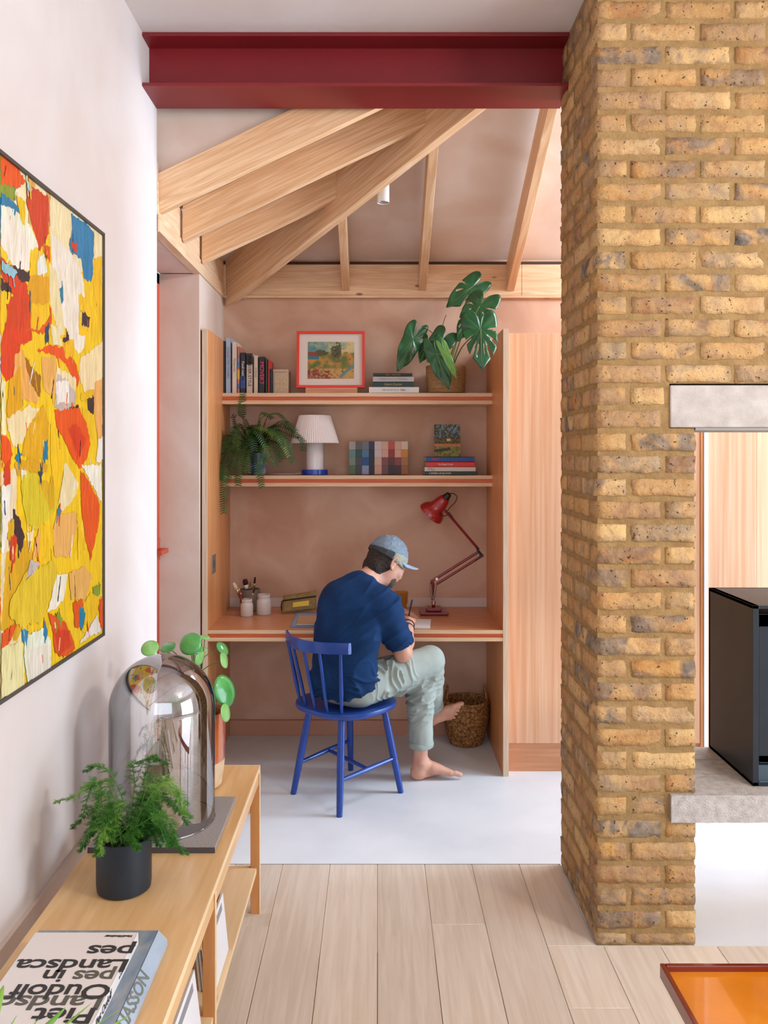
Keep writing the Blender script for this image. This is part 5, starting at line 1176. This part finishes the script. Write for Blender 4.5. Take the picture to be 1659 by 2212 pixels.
for Yl in (3.006, 2.182, 1.36, .56):
    for xa in (XC1 - .032, XC0):
        box('leg', BED, xa, xa + .032, Yl, Yl + .020, 0.004, ZC - .0185, cn, .0012)
        box('leg_edge', BEE, xa + .0318, xa + .0325, Yl, Yl + .020, 0.004, ZC - .0185, cn)
    box('cross_rail', BE, XC0 + .032, XC1 - .033, Yl, Yl + .018, ZC - .165, ZC - .125, cn, .001)
    box('cross_rail', BE, XC0 + .032, XC1 - .033, Yl, Yl + .018, .115, .165, cn, .001)
box('apron', BE, XC1 - .018, XC1 - .003, YC0, YC1 - .022, ZC - .060, ZC - .0185, cn, .001)
box('lower_shelf', BEE, XC0 + .033, XC1 - .005, YC0, YC1 - .06, .166, .184, cn, .001)
box('upper_back_rail', BE, XC0 + .0, XC0 + .018, YC0, YC1 - .022, ZC - .060, ZC - .0185, cn, .001)
# magazines on the lower shelf
MG = [pm('mag_white', '#e6e6ea', rough=.4), pm('mag_blue', '#b9c8dc', rough=.4), pm('mag_red', '#b9402f', rough=.4), pm('mag_grey', '#8a8a90', rough=.4)]
def magazine(Y, k, mi, lean, label, z0=.185, h=.165, w=.21):
    t = thing('magazine', (XC1 - .12, Y, z0), label, 'magazine', 'magazines on the lower shelf of the console')
    T = Matrix.Translation((XC1 - .018 - k * .006, Y, z0)) @ Matrix.Rotation(-lean, 4, 'Y')
    MB().box(-.0045, 0, 0, w, .0, h, T).build('pages', PAGE, t); MB().box(0, .0008, 0, w, 0, h, T).build('cover', MG[mi], t); MB().box(-.0053, -.0045, 0, w, 0, h, T).build('back_cover', MG[0], t)
    MB().box(.0008, .0012, w * .1, w * .85, h * .8, h * .92, T).build('cover_band', MG[2 if k % 2 else 3], t)
for k in range(5): magazine(2.27 + .004 * k, k * 1.6, (0, 2, 0, 1, 0)[k], .10, ['outermost white magazine standing beyond the middle leg of the console', 'magazine with a red cover, second from the outside beyond the middle leg', 'white magazine, third from the outside beyond the middle leg', 'pale blue magazine, fourth from the outside beyond the middle leg', 'innermost white magazine beyond the middle leg of the console'][k])
for k in range(4): magazine(1.90 + .004 * k, k * 1.6, (0, 1, 0, 0)[k], .12, ['outermost white magazine standing before the middle leg of the console', 'pale blue magazine before the middle leg of the console', 'white magazine behind the pale blue one, nearer part of the console', 'innermost white magazine, nearer part of the console'][k])

# felt mat and glass dome
fm = thing('felt_mat', (-.62, 2.53, ZC), 'square grey felt mat under the glass dome on the console', 'mat')
FEL = pm('grey_felt', '#8f8682', '#a39a96', rough=.98, scale=220, bump=.5); FELD = pm('felt_edge', '#4e433f', rough=.98)
box('felt', FEL, -.797, -.4475, 2.358, 2.708, ZC + .002, ZC + .0165, fm, .001); box('felt_side', FELD, -.7975, -.447, 2.3565, 2.3582, ZC + .0008, ZC + .016, fm)
dm = thing('glass_dome', (-.636, 2.535, ZC + .0165), 'large mirrored smoked glass dome standing on the felt mat', 'glass dome')
DG = glass('smoked_dome', (.78, .78, .79, 1), .34, (.88, .88, .90, 1), .015)
prof = [(.1525, .001), (.153, .05), (.153, .335)] + [(.153 * math.cos(a), .335 + .153 * math.sin(a)) for a in [math.radians(6 * k) for k in range(1, 15)]] + [(.002, .488)]
MB().lathe(prof, (-.636, 2.535, ZC + .0168), 72, cap0=False, cap1=False).build('dome_shell', DG, dm, smooth=True)
MB().tube([Vector((-.636 + .1525 * math.cos(2 * math.pi * k / 64), 2.535 + .1525 * math.sin(2 * math.pi * k / 64), ZC + .019)) for k in range(65)], .002, 6).build('rim', glass('dome_rim', (.5, .5, .52, 1), .4), dm, smooth=True)

# books on the console
b2 = thing('large_book', (-.6, 1.70, ZC), 'thick book with a slate blue sea photograph, lying under the white book', 'book')
SEA = pm('sea_cover', '#6d7f90', '#93969a', rough=.35, scale=9, stretch=(3, 1.2, 1), detail=7, c3='#7f8d9a', distort=1)
SEAB = pm('sea_spine', '#93a5b8', '#a5b4c2', rough=.35, scale=9)
zb0, zb1 = ZC + .0005, ZC + .040; xa, xb, ya, yb = -.752, -.486, 1.50, 1.905
m = MB(); m.box(xa, xb, ya, yb, zb1 - .003, zb1); m.box(xa, xb, ya, yb, zb0, zb0 + .003); m.build('cover', SEA, b2, bevel=.001)
prof_s = [(xb, zb0), (xb + .016, zb0), (xb + .020, zb0 + .006), (xb + .019, zb1 - .020), (xb, zb1)]
MB().prism([(x, ya, z) for x, z in prof_s + [(xb - .003, zb1), (xb - .003, zb0)]], (0, yb - ya, 0)).build('spine', SEAB, b2, bevel=.001)
box('pages', PAGE, xa + .004, xb - .003, ya + .003, yb - .004, zb0 + .003, zb1 - .003, b2)
tg = pm('spine_olive_ink', '#6d6f66', rough=.5)
text('ELIASSON', .036, frame_m((xb + .0100, 1.668, zb1 - .0098), (0, 1, 0), (-.019, 0, .020)), tg, b2, ext=.0003, sx=1.25, bold=.0006)
b1 = thing('large_book', (-.62, 1.70, zb1), 'white book with big black and olive lettering on top of the pair', 'book')
WB = pm('white_cover', '#dcd3cf', rough=.45); z0b, z1b = zb1 + .0006, zb1 + .026
xa, xb, ya, yb = -.7385, -.517, 1.50, 1.850
m = MB(); m.box(xa, xb, ya, yb, z1b - .002, z1b); m.box(xa, xb, ya, yb, z0b, z0b + .002); m.box(xb - .002, xb + .001, ya, yb, z0b, z1b); m.build('cover', WB, b1, bevel=.0008)
box('pages', PAGE, xa + .003, xb - .003, ya + .003, yb - .004, z0b + .002, z1b - .002, b1)
OL = pm('olive_ink', '#55524a', rough=.5)
def topt(s_, px, py, size, mat, dz=0, sx=1.27):
    zt_ = z1b + .0005 + dz; x_, y_ = floorpt(px, py, zt_)
    return text(s_, size, frame_m((x_, y_, zt_), (-1, 0, 0), (0, -1, 0)), mat, b1, align='LEFT', ext=.0001, sx=sx, bold=.0011)
topt('pes', 290, 2053, .060, INK); topt('Landsca', 278, 2084, .060, INK); topt('pes', 247, 2108, .058, OL, 0, 1.1); topt('in', 140, 2107, .058, INK, 0, 1.15)
topt('Oudolf', 240, 2140, .064, INK, .0003, 1.1); topt('Landsca', 224, 2164, .060, OL); topt('Piet', 206, 2192, .062, INK, .0003)
topt('Noel Kingsbury', 285, 2022, .0075, OL)
text('Piet Oudolf', .021, frame_m((xb + .0014, 1.615, (z0b + z1b) / 2), (0, 1, 0), (0, 0, 1)), INK, b1, sx=1.0, bold=.0003)
text('Landscapes\nin Landscapes', .0095, frame_m((xb + .0014, 1.735, (z0b + z1b) / 2 + .004), (0, 1, 0), (0, 0, 1)), INK, b1)
text('6', .01, frame_m((xb + .0014, 1.825, (z0b + z1b) / 2), (0, 1, 0), (0, 0, 1)), INK, b1)

# amber table, bottom right
at = thing('amber_table', (1.2, 1.5, 0), 'low table with an amber orange resin tray top at the right', 'coffee table')
RES = bpy.data.materials.new('amber_resin'); RES.use_nodes = True; rb = RES.node_tree.nodes['Principled BSDF']
rb.inputs['Base Color'].default_value = lin('#8e2c12'); rb.inputs['Roughness'].default_value = .12; rb.inputs['Transmission Weight'].default_value = .45; rb.inputs['Coat Weight'].default_value = .5
RESF = pm('amber_floor', '#c9700f', '#d8831c', rough=.14, scale=5, coat=.6, c3='#d0760f', detail=5)
zt_ = .405; tx, ty = (1425 - CX) * 2.043 / F, 2.043
m = MB(); e_ = .012; x2, y2 = tx + .95, ty - .75
for a in ((tx, tx + e_, y2, ty), (x2 - e_, x2, y2, ty), (tx + e_, x2 - e_, ty - e_, ty), (tx + e_, x2 - e_, y2, y2 + e_)): m.box(a[0], a[1], a[2], a[3], zt_ - .035, zt_)
m.build('rim', RES, at, bevel=.002)
box('tray_floor', RESF, tx + e_, x2 - e_, y2 + e_, ty - e_, zt_ - .034, zt_ - .014, at)
for xx in (tx + .08, x2 - .12):
    for yy in (y2 + .08, ty - .12): MB().box(xx, xx + .03, yy, yy + .03, .004, zt_ - .0345).build('leg', RES, at, bevel=.002)

# ------------------------------------------------------------------ plants
def leafmat(name, a, b, rough=.35, trans=.0): return pm(name, a, b, rough=rough, scale=14, coat=.25, spec=.5, detail=3)
MON = leafmat('monstera_green', '#174726', '#256338', .28); MONL = leafmat('young_leaf_green', '#5f9a3c', '#7cb04e', .4); STM = pm('stem_green', '#5f7434', '#7c8a48', rough=.5, scale=10)
STMB = pm('aerial_root', '#5a3a26', rough=.7)
def dome_leaf(M, L, Wd, slits, droop=.25, cup=.12, name='leaf', mat=MON, parent=None, seed=0, fold=.18):
    """heart shaped leaf in a polar grid; joint at the origin, tip along +x; slits: [(angle deg, start radius)]"""
    m = MB(); na, nr = 120, 9; vs = []
    def Rr(a):                                        # a: 0 at the tip
        u = abs(a) / math.pi; base = (1 - u) ** .55 * 1.0 + .36 * math.exp(-((u - .72) / .2) ** 2)
        if u > .93: base *= max(.05, (1 - u) / .07) ** .5
        tip = .10 * math.exp(-(u / .05) ** 2)
        return base * .92 + tip
    rr = random.Random(seed); wob = [rr.uniform(-.02, .02) for _ in range(8)]
    for j in range(nr + 1):
        for i in range(na + 1):
            a = -math.pi + 2 * math.pi * i / na; R__ = Rr(a) * (1 + sum(w * math.sin((k + 2) * a) for k, w in enumerate(wob)))
            q = j / nr * R__; x, y = q * math.cos(a) * L, q * math.sin(a) * Wd
            z = -droop * L * (max(0, x / L) ** 2) - cup * L * (abs(y) / Wd) ** 2 + fold * abs(y) * math.exp(-abs(y) / (Wd * .3)) * .5 + .012 * L * math.sin(a * 9) * (j / nr)
            vs.append(M @ Vector((x, y, z)))
    fs = []
    for j in range(nr):
        for i in range(na):
            a = math.degrees(-math.pi + 2 * math.pi * (i + .5) / na); skip = False
            for sa, s0, s1, wd in slits:
                if s0 <= (j + .5) / nr <= s1:
                    hw_ = wd * (math.sin(math.pi * ((j + .5) / nr - s0) / (s1 - s0)) if s1 < .99 else (.35 + .65 * ((j + .5) / nr - s0) / (1 - s0)))
                    if abs(a - sa) < hw_: skip = True
            if not skip: fs.append((j * (na + 1) + i, j * (na + 1) + i + 1, (j + 1) * (na + 1) + i + 1, (j + 1) * (na + 1) + i))
    m.add(vs, fs); o = m.build(name, mat, parent, smooth=True, solid=.0008)
    MB().tube([M @ Vector((L * .92 * k / 8, 0, -droop * L * (.92 * k / 8) ** 2 + .0012)) for k in range(9)], [.0022 - .0002 * k for k in range(9)], 5).build('midrib', STM if mat is MON else mat, o, smooth=True)
    return o
mp = thing('cheese_plant', (W(962, 0, 4.82).x, 4.82, S1), 'cheese plant with large split leaves in a straw pot on the top shelf', 'potted plant')
pc_ = Vector((W(963, 0, 4.81).x, 4.81, S1 + .0003))
STRAW = pm('straw_pot', '#8a6840', '#a8845a', rough=.8, scale=30, stretch=(1, 1, 8), bump=.4)
MB().lathe([(.098, 0), (.106, .006), (.110, .06), (.112, .155), (.108, .158), (.105, .155), (.102, .02), (.001, .02)], pc_, 48).build('pot', STRAW, mp, smooth='auto')
MB().lathe([(.001, .135), (.104, .135)], pc_, 24, cap0=False, cap1=False).build('soil', pm('soil', '#2e2118', rough=1, scale=60, bump=.8), mp)
def leaf_at(p, tip, L_, Wd, nrm, slits, **kw):
    """leaf whose joint is at p, tip towards tip, face towards nrm"""
    p, tip = Vector(p), Vector(tip); x = (tip - p).normalized(); z = Vector(nrm); z = (z - x * z.dot(x)).normalized(); y = z.cross(x)
    M = Matrix.Identity(4)
    for i in range(3): M[i][0], M[i][1], M[i][2], M[i][3] = x[i], y[i], z[i], p[i]
    return dome_leaf(M, L_ or (tip - p).length, Wd, parent=mp if 'parent' not in kw else kw.pop('parent'), slits=slits, **kw)
full = [(32, .42, 1, 5.5), (62, .4, 1, 5.5), (92, .42, 1, 5), (-32, .42, 1, 5.5), (-62, .4, 1, 5.5), (-92, .42, 1, 5), (15, .45, .8, 3.5), (-15, .45, .8, 3.5)]
mid_ = [(40, .45, 1, 5), (75, .45, 1, 5), (-45, .45, .85, 6), (-80, .5, 1, 4)]
CAM = Vector((0, -1, 0))
st0 = pc_ + Vector((.01, 0, .13))
LF_ = [  # joint px, tip px, depth, half width, normal, slits
    ((1020, 620), (966, 660), 4.74, .094, (-.1, -1, .2), mid_), ((1036, 662), (1000, 722), 4.60, .118, (-.25, -1, .6), full),
    ((1038, 712), (1042, 793), 4.25, .120, (.05, -1, .1), full), ((892, 732), (861, 800), 4.70, .080, (.2, -1, .1), [(50, .35, .75, 7), (110, .5, 1, 5)]),
    ((955, 735), (925, 780), 4.68, .092, (0, -1, .15), [(-60, .5, 1, 6)]), ((943, 765), (968, 838), 4.60, .074, (-.2, -1, .2), []),
    ((922, 745), (908, 782), 4.74, .055, (.1, -1, .2), [(40, .4, 1, 6)]), ((1010, 690), (992, 735), 4.72, .065, (.2, -1, .2), mid_)]
for k, (jp, tp_, Yd, wd, nr_, sl__) in enumerate(LF_):
    p = W(jp[0], jp[1], Yd); t = W(tp_[0], tp_[1], Yd - .05)
    leaf_at(p, t, None, wd, nr_, sl__, seed=k, droop=.10, cup=.05 if k != 5 else .02)
    MB().tube(bez([st0 + Vector((.02 * math.sin(k), .015 * math.cos(k), 0)), st0.lerp(p, .5) + Vector((0, .03, .03)), p]), .0036, 6).build('stem', STM, mp, smooth=True)
leaf_at(W(962, 762, 4.56), W(986, 818, 4.55), None, .034, (-.3, -1, .1), [], mat=MONL, seed=9, droop=.1, cup=.02)
MB().tube(bez([st0, W(975, 765, 4.66), W(962, 762, 4.565)]), .003, 6).build('stem', STM, mp, smooth=True)
MB().tube(bez([W(943, 790, 4.74), W(952, 730, 4.74), W(957, 700, 4.74), W(964, 680, 4.74)]), .0018, 6).build('aerial_root', STMB, mp, smooth=True)
MB().tube(bez([W(915, 708, 4.72), W(930, 716, 4.74), W(945, 732, 4.78)]), .0018, 6).build('aerial_root', STMB, mp, smooth=True)

# boston fern on the lower shelf
fp = thing('boston_fern', (W(558, 0, 4.80).x, 4.80, S2), 'bushy trailing fern in a blue glazed pot at the left of the lower shelf', 'potted plant')
fc = Vector((W(558, 0, 4.81).x, 4.81, S2 + .0003))
MB().lathe([(.038, 0), (.044, .006), (.049, .06), (.049, .122), (.046, .124), (.044, .118), (.042, .02), (.001, .02)], fc, 40).build('pot', pm('blue_glaze', '#1d3a6a', '#b9bcc0', rough=.2, scale=9, c3='#3a6a92', coat=.6, lo=.4, hi=.68), fp, smooth='auto')
FG = pm('fern_green', '#16381a', '#356224', rough=.5, scale=7); FG2 = pm('fern_light', '#4b7a2c', '#7a963a', rough=.5, scale=7)
def frond(pts, wid, mat, parent, up=Vector((0, -.4, 1)), step=.0125, taper=True, name='frond', cur=.15):
    P = bez(pts, 36); m = MB(); L_ = [0]
    for a, b in zip(P, P[1:]): L_.append(L_[-1] + (b - a).length)
    T_ = L_[-1]; m.tube(P, .0011, 4); s = .03; side = 1
    while s < T_:
        k = max(i for i in range(len(L_)) if L_[i] <= s); k = min(k, len(P) - 2); f = (s - L_[k]) / max(1e-6, L_[k + 1] - L_[k]); p = P[k].lerp(P[k + 1], f); t = (P[k + 1] - P[k]).normalized()
        sd = t.cross(up); sd = sd.normalized() if sd.length > .1 else t.orthogonal().normalized(); n_ = sd.cross(t); w = wid * (math.sin(math.pi * min(1, .12 + .88 * (1 - s / T_)) ** .8)) ** .6 if taper else wid
        for side in (-1, 1):
            e = p + sd * side * w + t * w * .35 - n_ * w * cur * abs(R_.uniform(.5, 1.3)); b0, b1 = p - t * step * .24, p + t * step * .24; mm_ = p.lerp(e, .5)
            m.add([b0, b1, mm_ + t * step * .34, e, mm_ - t * step * .26], [(0, 1, 2, 3, 4)])
        s += step
    return m.build(name, mat, parent)
top = fc + Vector((0, 0, .12))
FR = [[(525, 905, 4.76), (524, 850, 4.66)], [(515, 930, 4.78), (504, 890, 4.75)], [(505, 950, 4.7), (496, 925, 4.68)],
      [(560, 910, 4.74), (585, 888, 4.72), (600, 890, 4.7)], [(575, 905, 4.74), (600, 893, 4.7), (620, 912, 4.68)], [(585, 925, 4.72), (620, 925, 4.68), (652, 950, 4.66), (655, 975, 4.65)],
      [(590, 930, 4.7), (625, 940, 4.66), (645, 945, 4.64)], [(580, 945, 4.68), (610, 955, 4.64), (625, 985, 4.63)], [(575, 950, 4.72), (598, 975, 4.7), (605, 1000, 4.7)],
      [(520, 950, 4.7), (495, 970, 4.64), (482, 1000, 4.62), (478, 1035, 4.62)], [(515, 960, 4.66), (490, 985, 4.6), (484, 1040, 4.6), (484, 1108, 4.6)], [(515, 965, 4.66), (500, 1000, 4.6), (492, 1040, 4.6)],
      [(530, 960, 4.66), (515, 1000, 4.6), (514, 1050, 4.62)], [(540, 965, 4.66), (528, 1000, 4.6), (520, 1020, 4.62)], [(550, 960, 4.66), (535, 990, 4.62), (535, 1020, 4.62)],
      [(560, 965, 4.66), (558, 1000, 4.62), (567, 1055, 4.64)], [(570, 960, 4.68), (575, 980, 4.66), (572, 1000, 4.66)], [(500, 940, 4.72), (485, 950, 4.68), (473, 985, 4.66)],
      [(545, 930, 4.7), (570, 925, 4.66), (590, 940, 4.64)], [(540, 925, 4.7), (530, 905, 4.66)], [(530, 940, 4.66), (545, 950, 4.6), (550, 975, 4.6)], [(570, 935, 4.74), (610, 915, 4.76), (636, 935, 4.76)], [(520, 935, 4.7), (512, 955, 4.62), (500, 1010, 4.62)]]
_rf = random.Random(4)
FR += [[(590, 920, 4.72), (615, 910, 4.68), (640, 930, 4.66)], [(585, 935, 4.68), (618, 950, 4.64), (632, 1000, 4.64)], [(575, 930, 4.66), (600, 940, 4.62), (612, 965, 4.62)], [(560, 900, 4.76), (575, 893, 4.74), (590, 905, 4.72)], [(545, 935, 4.64), (560, 940, 4.6), (600, 1010, 4.62)]]
for _ in range(16):
    _x, _y = _rf.uniform(500, 600), _rf.uniform(915, 960); FR.append([(_x, _y, 4.7 + _rf.uniform(-.04, .06)), (_x + (_x - 550) * .5, _y + _rf.uniform(-10, 60), 4.66)])
for k, fr_ in enumerate(FR):
    pts = [top + Vector((.02 * math.sin(k * 2.4), .02 * math.cos(k * 2.4), 0))] + [W(*q) for q in fr_]
    for q in pts[1:]:
        if q.x < -.835: q.x = -.835
        if q.z > 1.84 and k != 0: q.z = 1.84
    frond(pts, .031 if k not in (3, 4) else .022, FG2 if k in (3, 7, 16, 18) else FG, fp)
    
# asparagus fern on the console
af = thing('asparagus_fern', (-.641, 2.168, ZC), 'feathery asparagus fern in a matt dark navy cylinder pot on the console', 'potted plant')
ac = Vector((-.641, 2.168, ZC + .0003))
MB().lathe([(.060, 0), (.066, .004), (.068, .02), (.068, .132), (.066, .134), (.0635, .132), (.062, .02), (.001, .02)], ac, 64).build('pot', pm('matt_navy', '#1b2731', rough=.45, scale=4), af, smooth='auto')
MB().lathe([(.001, .118), (.063, .118)], ac, 24, cap0=False, cap1=False).build('soil', MATS['soil'], af)
AG = pm('asparagus_green', '#2f6a22', '#4f8a30', rough=.5, scale=9); AG2 = pm('asparagus_light', '#5d9436', '#82ac48', rough=.5, scale=9)
def feather(pts, mat, dens=1.0, wid=.045):
    P = bez(pts, 24); m = MB(); m.tube(P, [.0012] * len(P), 4)
    n = len(P)
    for i in range(4, n):
        p = P[i]; t = (P[i] - P[i - 1]).normalized(); u = t.orthogonal().normalized(); w = t.cross(u)
        for q in range(int(2 * dens) + (R_.random() < .5)):
            a = R_.uniform(0, 6.28); d = (t * .9 + (u * math.cos(a) + w * math.sin(a)) * 1.0 - Vector((0, 0, .12))).normalized(); d.z *= .5; Lb = wid * R_.uniform(.5, 1.1) * (1.15 - i / n)
            e = p + d * Lb + Vector((0, 0, -.15 * Lb)); 
            nb = 9
            for b in range(nb):
                c = p.lerp(e, (b + .7) / nb); ln = .011 * R_.uniform(.7, 1.2) * (1.1 - .5 * b / nb)
                for s_ in (-1, 1):
                    v = (d * .8 + (d.cross(Vector((R_.uniform(-.5, .5), R_.uniform(-.5, .5), 1)))).normalized() * s_ * .9).normalized() * ln; h_ = v.cross(Vector((0, 0, 1)) if abs(v.normalized().z) < .9 else Vector((1, 0, 0))).normalized() * .0009
                    m.add([c - h_, c + h_, c + v], [(0, 1, 2)])
            h_ = d.orthogonal().normalized() * .0006; m.add([p - h_, p + h_, e], [(0, 1, 2)])
    return m.build('frond', mat, af)
def AW(px, py, Y): return W(px, py, Y)
rf = random.Random(5)
main = [[(255, 1740, 2.2), (200, 1700, 2.22), (160, 1722, 2.26), (122, 1731, 2.3)], [(262, 1720, 2.2), (235, 1665, 2.2), (205, 1655, 2.22), (185, 1665, 2.24)], [(300, 1720, 2.2), (320, 1660, 2.18), (328, 1632, 2.16), (358, 1650, 2.14)], [(320, 1740, 2.16), (350, 1690, 2.12), (385, 1710, 2.08), (395, 1755, 2.06)],
        [(245, 1770, 2.2), (205, 1745, 2.22), (180, 1765, 2.24), (160, 1785, 2.26)], [(250, 1790, 2.12), (215, 1780, 2.10), (190, 1800, 2.1), (172, 1835, 2.1)], [(240, 1700, 2.22), (215, 1690, 2.24), (180, 1700, 2.26)], [(290, 1700, 2.2), (290, 1650, 2.2), (335, 1640, 2.2)],
        [(320, 1770, 2.1), (350, 1760, 2.04), (375, 1790, 2.02), (372, 1820, 2.02)]]
for k, f_ in enumerate(main): feather([ac + Vector((rf.uniform(-.03, .03), rf.uniform(-.03, .03), .12))] + [AW(*q) for q in f_], AG if k % 3 else AG2, 1.3, .05)
for k in range(30):
    a = rf.uniform(0, 6.28); r0 = rf.uniform(.01, .045); b0 = ac + Vector((r0 * math.cos(a), r0 * math.sin(a), .12)); rr = rf.uniform(.06, .16); hh = rf.uniform(.05, .17)
    e = ac + Vector((rr * math.cos(a) * 1.05 + .03, rr * math.sin(a) * .75, .12 + hh * .45 - rf.uniform(0, .06))); e.x = max(e.x, XL + .03); mid = b0.lerp(e, .5) + Vector((0, 0, hh * .7))
    feather([b0, mid, e], AG if k % 4 else AG2, 1.3, .05)

# pilea behind the dome
pl = thing('pilea_plant', (-.612, 2.846, ZC), 'round leaved plant on long stems in a rust and cream glazed pot behind the dome', 'potted plant')
pc2 = Vector((-.612, 2.846, ZC + .0003))
RUST = pm('rust_glaze', '#a3491f', '#bf6a36', rough=.12, scale=6, coat=1, bump=.05); CRM = pm('cream_clay', '#c7ab8a', '#d4bd9e', rough=.7, scale=30)
MB().lathe([(.085, 0), (.094, .006), (.101, .05), (.104, .088)], pc2, 48, cap1=False).build('pot_foot', CRM, pl, smooth='auto')
MB().lathe([(.104, .088), (.1055, .10), (.108, .235), (.109, .247), (.105, .249), (.101, .24), (.099, .1), (.001, .1)], pc2, 48, cap0=False).build('pot', RUST, pl, smooth='auto')
MB().lathe([(.001, .215), (.101, .215)], pc2, 24, cap0=False, cap1=False).build('soil', MATS['soil'], pl)
PG = leafmat('pilea_green', '#3d8a44', '#5aa65a', .22); PG2 = leafmat('pilea_light', '#6fb05a', '#93c478', .3)
def round_leaf(c, nrm, r, mat, stretch=1.0, ang=0):
    z = Vector(nrm).normalized(); x = z.orthogonal().normalized(); x = Matrix.Rotation(ang, 3, z) @ x; y = z.cross(x); m = MB(); vs = []; n = 28; nr = 5
    for j in range(nr + 1):
        for k in range(n):
            a = 2 * math.pi * k / n; q = r * j / nr * (1 + .1 * math.cos(a)); q2 = q * (1 if j else 0)
            vs.append(c + x * (q2 * math.cos(a) * stretch) + y * (q2 * math.sin(a)) + z * (-.22 * r * (j / nr) ** 2 + .03 * r * math.sin(3 * a) * (j / nr)))
    m.add(vs, [(j * n + k, j * n + (k + 1) % n, (j + 1) * n + (k + 1) % n, (j + 1) * n + k) for j in range(nr) for k in range(n)])
    return m.build('leaf', mat, pl, smooth=True, solid=.0008)
base = pc2 + Vector((0.03, 0, .22)); trunk = [base, base + Vector((.015, -.01, .06)), W(428, 1410, 2.83)]
tb_ = W(415, 1445, 2.83)
MB().tube(bez([base, W(425, 1500, 2.84), W(422, 1440, 2.83), W(418, 1410, 2.83)]), .0055, 8).build('stem', STM, pl, smooth=True)
PL = [((325, 1397), 36, (.1, -.75, .65), 1.1, 2.74, 1), ((362, 1397), 34, (-.2, -.5, .9), 1.0, 2.78, 0), ((408, 1388), 50, (-.15, -.8, .5), 1.0, 2.72, 0), ((425, 1398), 32, (.3, -.5, .9), 1, 2.76, 0), ((443, 1374), 22, (.2, -.2, 1), 1.1, 2.86, 1),
      ((482, 1398), 34, (.7, -.3, .6), 1.0, 2.82, 0), ((487, 1425), 36, (.95, -.15, .3), 1.2, 2.78, 1), ((433, 1425), 34, (.8, -.4, -.2), 1.0, 2.76, 1), ((490, 1495), 56, (.75, -.6, .3), 1.25, 2.76, 0), ((492, 1540), 38, (.95, -.25, .1), 1.3, 2.74, 1),
      ((320, 1481), 36, (-.3, -.95, .1), 1.0, 2.82, 0), ((316, 1530), 30, (-.95, -.3, .1), 1.5, 2.82, 0), ((378, 1520), 36, (-.1, -.9, .4), 1.0, 2.72, 1), ((345, 1432), 30, (-.1, -.6, .8), 1.3, 2.88, 0), ((375, 1435), 28, (.1, -.4, .9), 1.2, 2.9, 0), ((425, 1560), 40, (.4, -.9, .1), .8, 2.72, 0), ((438, 1400), 20, (.1, -.2, 1), 1.2, 2.9, 1)]
for k, ((px, py), d_, nr_, st_, Yd, lt) in enumerate(PL):
    c = W(px, py, Yd); r = d_ / 2 * Yd / F; c.x = max(c.x, XL + r + .005)
    round_leaf(c, nr_, r, PG2 if lt else PG, st_, k * .9)
    s0_ = tb_.lerp(base, (k % 5) * .18); MB().tube(bez([s0_, s0_.lerp(c, .5) + Vector((0, 0, .012)), c - Vector(nr_).normalized() * .001]), .0017, 6).build('stem', STM, pl, smooth=True)

# leaf tips of a plant at the near end of the console
np2 = thing('leafy_plant', (-.62, 1.30, ZC), 'green leaf tips of a plant rising at the bottom left corner', 'potted plant')
NC = Vector((-.62, 1.25, ZC + .0003)); NG = leafmat('near_leaf', '#5a8a2a', '#7fa83c', .35)
MB().lathe([(.05, 0), (.06, .005), (.065, .09), (.061, .09), (.055, .02), (.001, .02)], NC, 32).build('pot', CRM, np2, smooth='auto')
def blade(root, tip, w, side):
    P = bez([root, root.lerp(tip, .5) + Vector((0, 0, .02)), tip], 16); m = MB(); s = Vector(side).normalized(); n = len(P)
    vs = []
    for i, p in enumerate(P):
        q = w * math.sin(math.pi * (i / (n - 1)) ** .8) ** .8 + .0003; vs += [p - s * q, p + Vector((0, 0, -.15 * q)), p + s * q]
    m.add(vs, [(i * 3 + k, i * 3 + k + 1, i * 3 + k + 4, i * 3 + k + 3) for i in range(n - 1) for k in (0, 1)]); return m.build('leaf', NG, np2, smooth=True, solid=.0006)
for tpx, tpy, Yd, w_, sd_ in ((8, 2128, 1.42, .014, (1, .2, 0)), (36, 2194, 1.38, .010, (.3, .2, 1)), (141, 2176, 1.36, .012, (1, .2, 0)), (198, 2166, 1.36, .004, (1, 0, 0)), (258, 2180, 1.36, .004, (1, 0, .3)), (280, 2193, 1.36, .012, (1, .3, 0)), (84, 2200, 1.34, .003, (1, 0, 0)), (-20, 2150, 1.4, .014, (1, .2, 0))):
    blade(NC + Vector((0, .01, .07)), W(tpx, tpy, Yd), w_, sd_)
